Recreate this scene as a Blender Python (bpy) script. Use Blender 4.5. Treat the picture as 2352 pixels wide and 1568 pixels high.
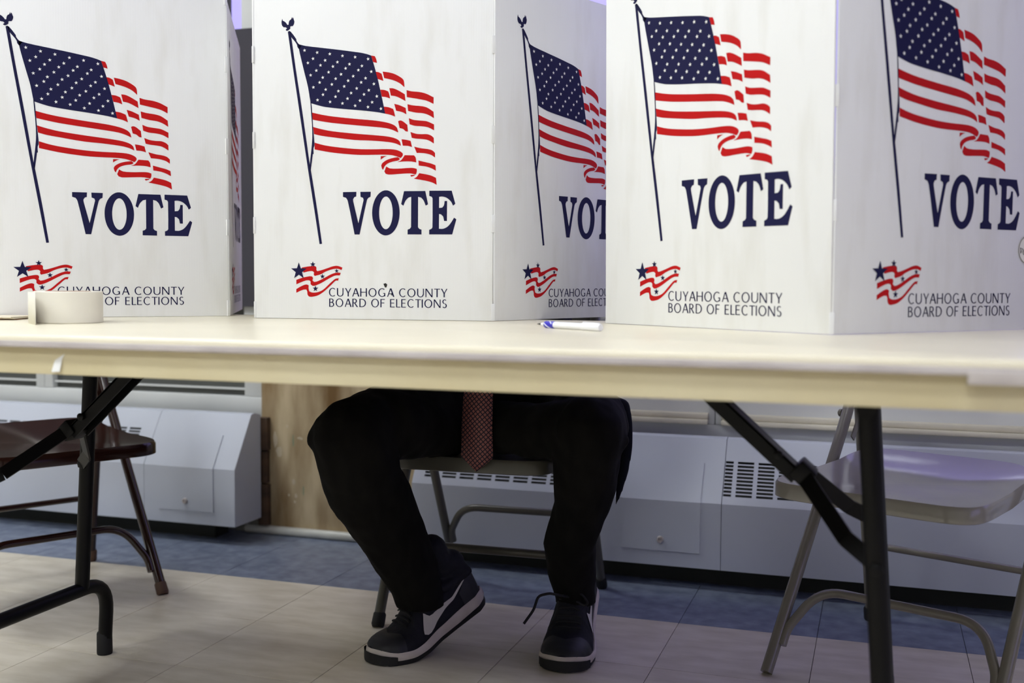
import bpy, bmesh, math, random
import numpy as np
from mathutils import Vector, Matrix
from mathutils.geometry import tessellate_polygon

random.seed(7)
for o in list(bpy.data.objects):
    bpy.data.objects.remove(o)
scene = bpy.context.scene
COL = scene.collection

# ---------------------------------------------------------------- camera
# world axes: x runs along the window wall, y towards it, z up; metres
FPX, PITCH, ROLL, YAW, HC = 2510.387, 0.057604, 0.004734, 0.323975, 0.813
HT = 0.7287                                   # table top height
_c, _s = math.cos(YAW), math.sin(YAW)
FWD = np.array([-_s * math.cos(PITCH), _c * math.cos(PITCH), -math.sin(PITCH)])
_r = np.array([_c, _s, 0.0])
_u = np.cross(_r, FWD)
RGT = _r * math.cos(ROLL) + _u * math.sin(ROLL)
UPV = _u * math.cos(ROLL) - _r * math.sin(ROLL)
CAM = np.array([0.0, 0.0, HC])

def ray(x, y):
    return FWD + (x - 1176) / FPX * RGT + (784 - y) / FPX * UPV
def atz(x, y, z):                             # where a pixel's ray meets the level z
    d = ray(x, y); return CAM + d * ((z - HC) / d[2])
def atv(x, y, v):                             # ... meets the upright plane y = v
    d = ray(x, y); return CAM + d * (v / d[1])
def atd(x, y, dist):                          # ... at a depth from the camera
    return CAM + ray(x, y) * dist

cam_data = bpy.data.cameras.new('camera')
cam = bpy.data.objects.new('camera', cam_data)
COL.objects.link(cam)
cam_data.sensor_width = 36.0
cam_data.lens = FPX / 2352 * 36.0
cam_data.clip_start = 0.05
cam.matrix_world = Matrix(((RGT[0], UPV[0], -FWD[0], 0), (RGT[1], UPV[1], -FWD[1], 0), (RGT[2], UPV[2], -FWD[2], HC), (0, 0, 0, 1)))
cam_data.dof.use_dof = True
cam_data.dof.focus_distance = 2.25
cam_data.dof.aperture_fstop = 2.9
scene.camera = cam

# ---------------------------------------------------------------- sky and exposure
world = bpy.data.worlds.new('World')
scene.world = world
world.use_nodes = True
bg = world.node_tree.nodes['Background']
bg.inputs[0].default_value = (0.50, 0.44, 1.0, 1)
bg.inputs[1].default_value = 1.5
vs = scene.view_settings
vs.view_transform = 'Standard'
vs.look = 'None'
vs.gamma = 1.0
vs.exposure = 0.0
vs.use_curve_mapping = False
LAMP = 27.0                                  # radiance of the ceiling lamp diffusers

# ---------------------------------------------------------------- helpers
def lin(c):
    return tuple(((v / 255) / 12.92 if v / 255 <= 0.04045 else ((v / 255 + 0.055) / 1.055) ** 2.4) for v in c)

def mat(name, rgb, rough=0.5, metal=0.0, spec=0.5, var=0.0, scale=20.0, rgb2=None, bump=0.0, bscale=None, coat=0.0, stretch=None, detail=4.0, rnd=0.0, world=False):
    m = bpy.data.materials.new(name)
    m.use_nodes = True
    nt = m.node_tree; N = nt.nodes; L = nt.links
    b = N['Principled BSDF']
    c = lin(rgb)
    b.inputs['Base Color'].default_value = (*c, 1)
    b.inputs['Roughness'].default_value = rough
    b.inputs['Metallic'].default_value = metal
    b.inputs['Specular IOR Level'].default_value = spec
    b.inputs['Coat Weight'].default_value = coat
    tc = None
    def coords():
        nonlocal tc
        if tc is None:
            t = N.new('ShaderNodeTexCoord')
            mp = N.new('ShaderNodeMapping')
            if stretch: mp.inputs['Scale'].default_value = stretch
            src = t.outputs['Object']
            if world: src = N.new('ShaderNodeNewGeometry').outputs['Position']
            L.new(src, mp.inputs[0])
            tc = mp
        return tc.outputs[0]
    if var > 0 or rgb2:
        n = N.new('ShaderNodeTexNoise'); n.inputs['Scale'].default_value = scale; n.inputs['Detail'].default_value = detail
        L.new(coords(), n.inputs['Vector'])
        r = N.new('ShaderNodeValToRGB')
        r.color_ramp.elements[0].position = 0.33; r.color_ramp.elements[1].position = 0.67
        c2 = lin(rgb2) if rgb2 else tuple(min(1, v * (1 + var)) for v in c)
        c1 = c if rgb2 else tuple(v * (1 - var) for v in c)
        r.color_ramp.elements[0].color = (*c1, 1); r.color_ramp.elements[1].color = (*c2, 1)
        L.new(n.outputs['Fac'], r.inputs[0])
        out = r.outputs[0]
        if rnd > 0:
            oi = N.new('ShaderNodeObjectInfo')
            ma = N.new('ShaderNodeMapRange'); ma.inputs[3].default_value = 1 - rnd; ma.inputs[4].default_value = 1 + rnd * 0.5
            L.new(oi.outputs['Random'], ma.inputs[0])
            mx = N.new('ShaderNodeMix'); mx.data_type = 'RGBA'; mx.blend_type = 'MULTIPLY'; mx.inputs[0].default_value = 1
            L.new(out, mx.inputs[6]); L.new(ma.outputs[0], mx.inputs[7])
            out = mx.outputs[2]
        L.new(out, b.inputs['Base Color'])
    if bump > 0:
        n2 = N.new('ShaderNodeTexNoise'); n2.inputs['Scale'].default_value = bscale or scale; n2.inputs['Detail'].default_value = 3
        L.new(coords(), n2.inputs['Vector'])
        bp = N.new('ShaderNodeBump'); bp.inputs['Strength'].default_value = bump; bp.inputs['Distance'].default_value = 0.01
        L.new(n2.outputs['Fac'], bp.inputs['Height']); L.new(bp.outputs[0], b.inputs['Normal'])
    return m

class MB:
    def __init__(self):
        self.v = []; self.f = []; self.m = []
    def add(self, vs_, fs, mi=0):
        o = len(self.v)
        self.v.extend([tuple(map(float, p)) for p in vs_])
        for f in fs:
            self.f.append(tuple(i + o for i in f)); self.m.append(mi)
        return self
    def box(self, x0, x1, y0, y1, z0, z1, mi=0):
        vs_ = [(x, y, z) for z in (z0, z1) for y in (y0, y1) for x in (x0, x1)]
        return self.add(vs_, [(0, 2, 3, 1), (4, 5, 7, 6), (0, 1, 5, 4), (2, 6, 7, 3), (0, 4, 6, 2), (1, 3, 7, 5)], mi)
    def obox(self, p, q, w, h, mi=0, up=(0, 0, 1)):
        """bar of section w x h from p to q; h is measured along 'up'"""
        p = Vector(p); q = Vector(q); d = (q - p).normalized(); upv = Vector(up)
        s = d.cross(upv)
        if s.length < 1e-4: s = d.cross(Vector((1, 0, 0)))
        s.normalize(); t = s.cross(d).normalized()
        vs_ = [e + s * a * w / 2 + t * b * h / 2 for e in (p, q) for a, b in ((-1, -1), (1, -1), (1, 1), (-1, 1))]
        return self.add(vs_, [(0, 3, 2, 1), (4, 5, 6, 7), (0, 1, 5, 4), (1, 2, 6, 5), (2, 3, 7, 6), (3, 0, 4, 7)], mi)
    def tube(self, path, r, n=14, mi=0, flat=1.0):
        P = [Vector(p) for p in path]; k = len(P)
        R = r if isinstance(r, (list, tuple)) else [r] * k
        d0 = (P[1] - P[0]).normalized()
        a = d0.orthogonal().normalized()
        vs_ = []
        for i in range(k):
            d = (P[min(i + 1, k - 1)] - P[max(i - 1, 0)]).normalized()
            a = (a - d * a.dot(d)).normalized(); b = d.cross(a)
            for j in range(n):
                t = 2 * math.pi * j / n
                vs_.append(P[i] + a * (R[i] * math.cos(t)) + b * (R[i] * flat * math.sin(t)))
        fs = [(i * n + j, i * n + (j + 1) % n, (i + 1) * n + (j + 1) % n, (i + 1) * n + j) for i in range(k - 1) for j in range(n)]
        fs.append(tuple(range(n - 1, -1, -1))); fs.append(tuple((k - 1) * n + j for j in range(n)))
        return self.add(vs_, fs, mi)
    def lathe(self, prof, n=24, o=(0, 0, 0), axis=(0, 0, 1), mi=0):
        ax = Vector(axis).normalized(); a = ax.orthogonal().normalized(); b = ax.cross(a); o = Vector(o)
        vs_ = []
        for r, z in prof:
            for j in range(n):
                t = 2 * math.pi * j / n
                vs_.append(o + ax * z + a * (r * math.cos(t)) + b * (r * math.sin(t)))
        k = len(prof)
        fs = [(i * n + j, i * n + (j + 1) % n, (i + 1) * n + (j + 1) % n, (i + 1) * n + j) for i in range(k - 1) for j in range(n)]
        if prof[0][0] > 1e-6: fs.append(tuple(range(n - 1, -1, -1)))
        if prof[-1][0] > 1e-6: fs.append(tuple((k - 1) * n + j for j in range(n)))
        return self.add(vs_, fs, mi)
    def flat(self, loops, fn, mi=0):
        """polygon with holes -> triangles, each 2-D point mapped by fn"""
        tris = tessellate_polygon([[Vector((x, y, 0)) for x, y in lp] for lp in loops])
        pts = [q for lp in loops for q in lp]
        fs = []
        for t in tris:
            (ax, ay), (bx, by), (cx, cy) = (pts[i] for i in t)
            cr = (bx - ax) * (cy - ay) - (by - ay) * (cx - ax)
            if abs(cr) > 1e-14: fs.append(tuple(t) if cr > 0 else (t[0], t[2], t[1]))
        return self.add([fn(x, y) for x, y in pts], fs, mi)
    def build(self, name, mats, parent=None, smooth=35, bevel=0.0, segs=2):
        me = bpy.data.meshes.new(name)
        me.from_pydata(self.v, [], self.f)
        mats = mats if isinstance(mats, (list, tuple)) else [mats]
        for m_ in mats: me.materials.append(m_)
        if len(mats) > 1: me.polygons.foreach_set('material_index', self.m)
        bm = bmesh.new(); bm.from_mesh(me)
        bmesh.ops.remove_doubles(bm, verts=bm.verts, dist=1e-6)
        if bevel > 0:
            es = [e for e in bm.edges if len(e.link_faces) == 2 and e.calc_face_angle() > 0.5]
            bmesh.ops.bevel(bm, geom=es, offset=bevel, segments=segs, profile=0.5, affect='EDGES', clamp_overlap=True)
        bmesh.ops.recalc_face_normals(bm, faces=bm.faces) if not getattr(self, 'keep', False) else None
        bm.to_mesh(me); bm.free()
        if smooth:
            me.polygons.foreach_set('use_smooth', [True] * len(me.polygons))
            me.set_sharp_from_angle(angle=math.radians(smooth))
        return link(bpy.data.objects.new(name, me), parent)

def link(o, parent=None):
    COL.objects.link(o)
    if parent is not None: o.parent = parent
    return o

def empty(name, loc=(0, 0, 0), rotz=0.0):
    o = bpy.data.objects.new(name, None)
    o.location = loc; o.rotation_euler = (0, 0, rotz); o.empty_display_size = 0.1
    return link(o)

def tag(o, label=None, cat=None, group=None, kind=None):
    if label: o['label'] = label
    if cat: o['category'] = cat
    if group: o['group'] = group
    if kind: o['kind'] = kind
    return o

def struct(o, label=None, cat=None):
    return tag(o, label, cat, kind='structure')

def copy_tree(o, parent=None):
    c = o.copy(); COL.objects.link(c)
    if parent is not None: c.parent = parent
    for ch in list(o.children): copy_tree(ch, c)
    return c

def arcpts(c, r, a0, a1, n, plane):
    """points of an arc round c in the plane of two unit vectors"""
    c = Vector(c); e1, e2 = Vector(plane[0]), Vector(plane[1])
    return [c + e1 * (r * math.cos(a0 + (a1 - a0) * i / n)) + e2 * (r * math.sin(a0 + (a1 - a0) * i / n)) for i in range(n + 1)]

def soften(path, rad, n=6):
    """round the inner corners of a polyline"""
    P = [Vector(p) for p in path]; out = [P[0]]
    for i in range(1, len(P) - 1):
        a = (P[i - 1] - P[i]); b = (P[i + 1] - P[i]); r = min(rad, a.length * 0.49, b.length * 0.49)
        A = P[i] + a.normalized() * r; B = P[i] + b.normalized() * r
        for k in range(n + 1):
            t = k / n; out.append(A * (1 - t) ** 2 + P[i] * 2 * t * (1 - t) + B * t * t)
    out.append(P[-1]); return out

# ---------------------------------------------------------------- materials
M = {}
M['tile'] = mat('beige_vinyl_tile', (202, 193, 173), 0.36, spec=0.45, rgb2=(222, 214, 197), scale=9, bump=0.03, bscale=60, stretch=(1, 3, 1), detail=9, rnd=0.07, world=True)
M['tile_blue'] = mat('blue_vinyl_tile', (100, 109, 130), 0.36, spec=0.4, rgb2=(132, 141, 160), scale=26, bump=0.03, bscale=60, detail=8, rnd=0.06, world=True)
M['grout'] = mat('dark_floor_joint', (70, 66, 60), 0.9)
M['wall'] = mat('painted_wall', (168, 166, 160), 0.7, var=0.03, scale=3)
M['ceiling'] = mat('ceiling_white', (226, 225, 220), 0.8, var=0.02, scale=6)
M['oldwall'] = mat('stained_tan_wall', (118, 90, 50), 0.75, rgb2=(198, 180, 146), scale=5.0, bump=0.25, bscale=14, stretch=(2.2, 1, 0.55), detail=9)
M['wood'] = mat('dark_wood_batten', (62, 44, 32), 0.7, rgb2=(92, 68, 48), scale=8, stretch=(1, 1, 3))
M['pipe'] = mat('worn_white_trim', (196, 196, 188), 0.35, var=0.1, scale=14)
M['frame'] = mat('white_window_frame', (206, 208, 206), 0.5, var=0.03, scale=5)
M['pane'] = mat('dark_lower_pane', (78, 80, 78), 0.35, spec=0.4, var=0.12, scale=1.5)
M['panel'] = mat('pale_window_panel', (218, 220, 220), 0.45, var=0.03, scale=4)
M['sill'] = mat('cream_sill', (214, 208, 190), 0.45, var=0.06, scale=12)
M['blind'] = mat('dark_roller_blind', (60, 58, 66), 0.8)
M['heater'] = mat('white_enamel_heater', (188, 193, 205), 0.35, spec=0.4, var=0.02, scale=3)
M['heater_in'] = mat('heater_dark_inside', (40, 42, 36), 0.8)
M['cream'] = mat('cream_laminate', (238, 231, 208), 0.32, spec=0.4, var=0.03, scale=6, bump=0.02, bscale=200)
M['apron'] = mat('cream_painted_apron', (222, 212, 176), 0.5, rgb2=(212, 200, 160), scale=5, detail=6)
M['trim'] = mat('grey_metal_edge', (176, 168, 166), 0.4, rgb2=(196, 189, 186), scale=24, spec=0.5, stretch=(0.5, 1, 1))
M['black_metal'] = mat('black_painted_steel', (6, 6, 7), 0.45, spec=0.2, var=0.25, scale=9)
M['zinc'] = mat('bare_steel_bolt', (120, 120, 124), 0.35, metal=0.8)
M['rubber'] = mat('black_rubber', (16, 16, 17), 0.7)
M['grey_chair'] = mat('grey_enamel_chair', (126, 122, 110), 0.22, spec=0.55, var=0.05, scale=12)
M['seat_grey'] = mat('glossy_grey_seat', (150, 147, 138), 0.13, spec=0.6, var=0.05, scale=8)
M['dark_chair'] = mat('dark_grey_chair', (84, 82, 74), 0.3, spec=0.5, var=0.05, scale=12)
M['brown_chair'] = mat('brown_enamel_chair', (42, 21, 16), 0.14, spec=0.6, var=0.1, scale=9)
M['brown_cap'] = mat('brown_rubber_cap', (84, 60, 46), 0.6)
M['lamp_body'] = mat('lamp_housing_white', (220, 220, 218), 0.5)
M['navy_ink'] = mat('navy_print', (20, 20, 64), 0.6, spec=0.2, var=0.03, scale=30)
M['red_ink'] = mat('red_print', (188, 8, 10), 0.6, spec=0.2, var=0.03, scale=30)
M['white_ink'] = mat('white_print', (240, 241, 238), 0.5)
M['smudge'] = mat('black_smudge', (30, 28, 26), 0.8)
M['trousers'] = mat('black_trousers', (15, 14, 13), 0.9, spec=0.12, rgb2=(23, 22, 20), scale=30, bump=0.5, bscale=7, stretch=(1, 1, 0.4))
M['jacket'] = mat('dark_navy_jacket', (12, 13, 24), 0.9, spec=0.2, var=0.1, scale=40, bump=0.4, bscale=6)
M['skin'] = mat('skin', (205, 158, 130), 0.5, spec=0.35, var=0.04, scale=30)
M['hair'] = mat('dark_hair', (42, 32, 26), 0.6, var=0.2, scale=60)
M['shirt'] = mat('white_shirt', (225, 226, 230), 0.7)
M['shoe'] = mat('black_navy_shoe_upper', (18, 19, 26), 0.7, spec=0.3, rgb2=(26, 27, 36), scale=25, bump=0.15, bscale=120)
M['shoe_dark'] = mat('black_shoe_overlay', (30, 31, 34), 0.55, var=0.1, scale=40)
M['midsole'] = mat('white_midsole', (190, 180, 172), 0.6, rgb2=(210, 202, 194), scale=20)
M['swoosh'] = mat('pale_shoe_mark', (206, 202, 194), 0.5)
M['lace'] = mat('black_lace', (16, 16, 20), 0.8)
M['tape'] = mat('cream_paper_tape', (240, 236, 222), 0.45, var=0.02, scale=20)
M['card'] = mat('brown_card', (176, 128, 92), 0.8, var=0.1, scale=30)
M['paper'] = mat('cream_paper', (246, 236, 214), 0.7)
M['pen_white'] = mat('white_plastic', (244, 245, 250), 0.25)
M['pen_blue'] = mat('blue_plastic', (54, 50, 190), 0.35)
M['teal'] = mat('teal_paint', (112, 142, 118), 0.7)
M['plaster'] = mat('bare_plaster', (196, 182, 156), 0.85, var=0.1, scale=40)
M['rust'] = mat('orange_rust', (160, 84, 36), 0.8)
M['sticker'] = mat('cream_sticker', (232, 229, 220), 0.5)

def board_material():
    m = mat('corrugated_white_board', (236, 237, 236), 0.42, spec=0.35)
    nt = m.node_tree; N = nt.nodes; L = nt.links; b = N['Principled BSDF']
    t = N.new('ShaderNodeTexCoord')
    # scuffs and grime of the plastic itself
    n = N.new('ShaderNodeTexNoise'); n.inputs['Scale'].default_value = 7; n.inputs['Detail'].default_value = 8
    mp = N.new('ShaderNodeMapping'); mp.inputs['Scale'].default_value = (3, 1, 0.6)
    L.new(t.outputs['Object'], mp.inputs[0]); L.new(mp.outputs[0], n.inputs['Vector'])
    r = N.new('ShaderNodeValToRGB'); r.color_ramp.elements[0].position = 0.28; r.color_ramp.elements[1].position = 0.5
    r.color_ramp.elements[0].color = (*lin((230, 230, 227)), 1); r.color_ramp.elements[1].color = (*lin((238, 239, 239)), 1)
    L.new(n.outputs['Fac'], r.inputs[0]); L.new(r.outputs[0], b.inputs['Base Color'])
    # upright flutes
    w = N.new('ShaderNodeTexWave'); w.wave_type = 'BANDS'; w.bands_direction = 'X'; w.inputs['Scale'].default_value = 62; w.inputs['Distortion'].default_value = 0.3
    L.new(t.outputs['Object'], w.inputs['Vector'])
    n3 = N.new('ShaderNodeTexNoise'); n3.inputs['Scale'].default_value = 2.5; n3.inputs['Detail'].default_value = 1
    L.new(t.outputs['Object'], n3.inputs['Vector'])
    b1 = N.new('ShaderNodeBump'); b1.inputs['Strength'].default_value = 0.08; b1.inputs['Distance'].default_value = 0.0006
    b2 = N.new('ShaderNodeBump'); b2.inputs['Strength'].default_value = 0.12; b2.inputs['Distance'].default_value = 0.006
    L.new(w.outputs['Fac'], b1.inputs['Height']); L.new(n3.outputs['Fac'], b2.inputs['Height'])
    L.new(b2.outputs[0], b1.inputs['Normal']); L.new(b1.outputs[0], b.inputs['Normal'])
    return m
M['board'] = board_material()

def tie_material():
    m = mat('red_check_tie', (120, 74, 66), 0.6, spec=0.3)
    nt = m.node_tree; N = nt.nodes; L = nt.links; b = N['Principled BSDF']
    t = N.new('ShaderNodeTexCoord')
    mp = N.new('ShaderNodeMapping'); mp.inputs['Rotation'].default_value = (0, math.radians(42), 0); mp.inputs['Scale'].default_value = (1, 0, 1)
    L.new(t.outputs['Object'], mp.inputs[0])
    cells = []
    sep = N.new('ShaderNodeSeparateXYZ'); L.new(mp.outputs[0], sep.inputs[0])
    for ax in (0, 2):
        mu = N.new('ShaderNodeMath'); mu.operation = 'MULTIPLY'; mu.inputs[1].default_value = 1 / 0.0075
        L.new(sep.outputs[ax], mu.inputs[0])
        fr = N.new('ShaderNodeMath'); fr.operation = 'FRACT'; L.new(mu.outputs[0], fr.inputs[0])
        gt = N.new('ShaderNodeMath'); gt.operation = 'GREATER_THAN'; gt.inputs[1].default_value = 0.26; L.new(fr.outputs[0], gt.inputs[0])
        cells.append(gt)
    mn = N.new('ShaderNodeMath'); mn.operation = 'MINIMUM'; L.new(cells[0].outputs[0], mn.inputs[0]); L.new(cells[1].outputs[0], mn.inputs[1])
    mx = N.new('ShaderNodeMix'); mx.data_type = 'RGBA'
    mx.inputs[6].default_value = (*lin((24, 26, 46)), 1); mx.inputs[7].default_value = (*lin((152, 98, 92)), 1)
    L.new(mn.outputs[0], mx.inputs[0]); L.new(mx.outputs[2], b.inputs['Base Color'])
    return m
M['tie'] = tie_material()

def glass_material():
    m = bpy.data.materials.new('clear_window_glass'); m.use_nodes = True
    nt = m.node_tree; N = nt.nodes; L = nt.links
    for n in list(N): N.remove(n)
    o = N.new('ShaderNodeOutputMaterial'); mix = N.new('ShaderNodeMixShader'); tr = N.new('ShaderNodeBsdfTransparent'); gl = N.new('ShaderNodeBsdfGlossy')
    tr.inputs[0].default_value = (0.94, 0.95, 0.96, 1); gl.inputs['Roughness'].default_value = 0.02
    mix.inputs[0].default_value = 0.05; L.new(tr.outputs[0], mix.inputs[1]); L.new(gl.outputs[0], mix.inputs[2]); L.new(mix.outputs[0], o.inputs[0])
    return m
M['glass'] = glass_material()

def lamp_material():
    m = bpy.data.materials.new('lit_lamp_diffuser'); m.use_nodes = True
    b = m.node_tree.nodes['Principled BSDF']
    b.inputs['Emission Color'].default_value = (0.93, 0.97, 1.0, 1); b.inputs['Emission Strength'].default_value = LAMP
    return m
M['lamp'] = lamp_material()

# ================================================================ the room
X0, X1, Y0, WALL, ZC = -6.2, 3.8, -4.6, 3.02, 3.9
TS, TX, TY = 0.3163, -1.699, 2.5425           # tile size, a joint's x, the y where beige turns blue
mb = MB(); mb.box(X0 - .1, X1 + .1, Y0 - .1, WALL + .2, -0.12, -0.003)
floor = struct(mb.build('floor', M['grout'], smooth=0))
tile_me = {}
def tile_mesh(key, w, d, m):
    if key not in tile_me:
        b = MB(); g = 0.0006; e = 0.0005
        b.add([(g, g, -.003), (w - g, g, -.003), (w - g, d - g, -.003), (g, d - g, -.003), (g, g, -e), (w - g, g, -e), (w - g, d - g, -e), (g, d - g, -e),
               (g + e, g + e, 0), (w - g - e, g + e, 0), (w - g - e, d - g - e, 0), (g + e, d - g - e, 0)],
              [(0, 1, 5, 4), (1, 2, 6, 5), (2, 3, 7, 6), (3, 0, 4, 7), (4, 5, 9, 8), (5, 6, 10, 9), (6, 7, 11, 10), (7, 4, 8, 11), (8, 9, 10, 11)])
        o = b.build('tile', m, None, smooth=0)
        tile_me[key] = o.data; bpy.data.objects.remove(o)
    return tile_me[key]
NX0 = -5; NX1 = 8
for i in range(NX0, NX1):
    for j in range(-5, 2):
        x = TX + i * TS; y = TY + j * TS
        if j < 0: me = tile_mesh('b', TS, TS, M['tile'])
        elif j == 0: me = tile_mesh('n', TS, TS, M['tile_blue'])
        else: me = tile_mesh('s', TS, WALL - y, M['tile_blue'])
        o = link(bpy.data.objects.new('tile', me), floor); o.location = (x, y, 0)
# the floor further off, tiles joined into two sheets
far = MB(); farb = MB()
def sheet(b, x0, x1, y0, y1):
    b.box(x0, x1, y0, y1, -.0029, -.0002)
ni0 = int(math.floor((X0 - TX) / TS)); ni1 = int(math.ceil((X1 - TX) / TS)); nj0 = int(math.floor((Y0 - TY) / TS))
for i in range(ni0, ni1):
    for j in range(nj0, 2):
        if NX0 <= i < NX1 and j >= -5: continue
        x = max(X0, TX + i * TS); x2 = min(X1, TX + (i + 1) * TS); y = max(Y0, TY + j * TS); y2 = min(WALL, TY + (j + 1) * TS)
        if x2 - x < .01 or y2 - y < .01: continue
        sheet(farb if j >= 0 else far, x + .0006, x2 - .0006, y + .0006, y2 - .0006)
tag(far.build('beige_tiles', M['tile'], floor, smooth=0), kind='stuff')
tag(farb.build('blue_tiles', M['tile_blue'], floor, smooth=0), kind='stuff')

# window wall with its two openings
WX = [(X0, -4.35), (-1.85, -1.20), (2.6, X1)]
b = MB()
for a, c in WX: b.box(a, c, WALL, WALL + .16, 0, ZC)
for a, c in ((-4.35, -1.85), (-1.20, 2.6)):
    b.box(a, c, WALL, WALL + .16, 0, .372); b.box(a, c, WALL, WALL + .16, 2.45, ZC)
wall_back = struct(b.build('wall_back', M['wall'], smooth=0))
b = MB(); b.box(-1.848, -1.202, WALL - .006, WALL + .001, 0.0, 1.9)
b.build('stained_panel', M['oldwall'], wall_back, smooth=0)
# paint drips and bare plaster chips on the stained panel
def chip(cx, cz, w, h_, nm, m):
    b = MB(); b.keep = True; n = 11
    b.flat([[(cx + w * random.uniform(.55, 1) * math.cos(2 * math.pi * i / n), cz + h_ * random.uniform(.55, 1) * math.sin(2 * math.pi * i / n)) for i in range(n)]], lambda x, z: (x, WALL - .0068, z))
    b.build(nm, m, wall_back, smooth=0)
for cx, cz, w, h_ in ((-1.735, .172, .008, .012), (-1.727, .127, .006, .009), (-1.731, .108, .005, .006), (-1.80, .30, .010, .030), (-1.785, .262, .014, .022), (-1.757, .345, .005, .008), (-1.62, .22, .004, .006), (-1.752, .128, .004, .005), (-1.71, .31, .012, .006)):
    chip(cx, cz, w, h_, 'plaster_chip', M['plaster'])
for cx, cz, w, h_ in ((-1.735, .30, .0022, .026), (-1.70, .145, .0020, .022)): chip(cx, cz, w, h_, 'paint_dab', M['teal'])
struct_t = MB(); struct_t.box(-1.850, -1.816, WALL - .030, WALL - .007, .030, .16); struct_t.box(-1.850, -1.819, WALL - .027, WALL - .007, .164, .265); struct_t.box(-1.850, -1.816, WALL - .030, WALL - .007, .269, .372)
struct(struct_t.build('trim_1', M['wood'], smooth=0, bevel=.002))
b = MB(); b.tube([(-1.90, WALL - .016, .014), (-1.20, WALL - .016, .014)], .014, 12)
struct(b.build('trim_2', M['pipe']))
b = MB(); b.box(X0 - .12, X0, Y0, WALL + .1, 0, ZC); struct(b.build('wall_left', M['wall'], smooth=0))
b = MB()
for a, c in ((Y0, -2.6), (1.9, WALL + .1)): b.box(X1, X1 + .14, a, c, 0, ZC)
b.box(X1, X1 + .14, -2.6, 1.9, 0, .9); b.box(X1, X1 + .14, -2.6, 1.9, 2.4, ZC)
struct(b.build('wall_right', M['wall'], smooth=0))
b = MB(); b.box(X0 - .1, X1 + .1, Y0 - .12, Y0, 0, ZC); struct(b.build('wall_front', M['wall'], smooth=0))
b = MB(); b.box(X0 - .1, X1 + .14, Y0 - .1, WALL + .16, ZC, ZC + .1); struct(b.build('ceiling', M['ceiling'], smooth=0))

def bar(parent, x0, x1, y0, y1, z0, z1, name='frame_bar', m='frame', bev=.003):
    return MB().box(x0, x1, y0, y1, z0, z1).build(name, M[m], parent, smooth=30, bevel=bev)
FY0, FY1 = WALL + .005, WALL + .06
def pane(parent, x0, x1, z0, z1, m='glass', name='pane', y=WALL + .03):
    return MB().box(x0, x1, y, y + .006, z0, z1).build(name, M[m], parent, smooth=0)
w1 = struct(empty('window_1', (-3.1, WALL, .385)))
w1.location = (0, 0, 0)
bar(w1, -4.35, -1.85, FY0 - .004, FY1, .372, .433, 'bottom_rail')
bar(w1, -1.917, -1.85, FY0, FY1, .434, 2.45, 'stile')
bar(w1, -2.7035, -2.67, FY0, FY1, .434, 2.45, 'stile'); bar(w1, -2.74, -2.7045, FY0, FY1, .434, 2.45, 'stile')
bar(w1, -3.56, -3.50, FY0, FY1, .434, 2.45, 'stile'); bar(w1, -4.35, -4.29, FY0, FY1, .434, 2.45, 'stile')
for a, c in ((-4.29, -3.56), (-3.50, -2.74), (-2.67, -1.917)):
    bar(w1, a, c, FY0, FY1, 1.50, 1.58, 'transom'); bar(w1, a, c, FY0, FY1, 2.39, 2.45, 'top_rail')
    pane(w1, a, c, .433, 1.50, 'pane', 'dark_pane'); pane(w1, a, c, 1.58, 2.39)
    bar(w1, a, c, FY0 + .012, FY0 + .024, .452, .458, 'bead', 'frame', 0)
bar(w1, -2.668, -1.957, FY0 + .006, FY0 + .010, 1.55, 2.40, 'roller_blind', 'blind', 0)
bar(w1, -2.70, -1.79, WALL - .016, WALL - .012, .72, 1.585, 'lowered_shade', 'blind', 0)
w2 = struct(empty('window_2'))
bar(w2, -1.20, 2.6, FY0 - .004, FY1, .372, .414, 'bottom_rail', 'panel')
for a, c in ((-1.14, -.44), (-.404, .62), (.66, 1.62), (1.66, 2.54)):
    bar(w2, a, c, WALL - .022, WALL + .03, .414, .428, 'sill', 'sill', .004); bar(w2, a, c, WALL - .012, WALL + .03, .428, .444, 'sill', 'sill', .004)
    pane(w2, a, c, .444, .70, 'panel', 'lower_panel', WALL + .012)
    bar(w2, a, c, FY0, FY1, .70, .735, 'transom'); bar(w2, a, c, FY0, FY1, 2.39, 2.45, 'top_rail')
    pane(w2, a, c, .735, 2.39)
for a, c in ((-1.20, -1.14), (-.44, -.423), (-.421, -.404), (.62, .66), (1.62, 1.66), (2.54, 2.6)):
    bar(w2, a, c, FY0 - .008, FY1, .414, 2.45, 'stile')
w3 = struct(empty('added_fill_window'))  # unseen window, added to let lavender fill light in from the right
for a, c in ((-2.6, -2.54), (-.38, -.32), (1.84, 1.9)): bar(w3, X1 + .03, X1 + .09, a, c, .9, 2.4, 'stile')
for a, c in ((-2.54, -.38), (-.32, 1.84)):
    bar(w3, X1 + .03, X1 + .09, a, c, .9, .96, 'bottom_rail'); bar(w3, X1 + .03, X1 + .09, a, c, 2.34, 2.4, 'top_rail')
    MB().box(X1 + .05, X1 + .056, a, c, .96, 2.34).build('pane', M['glass'], w3, smooth=0)

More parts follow.
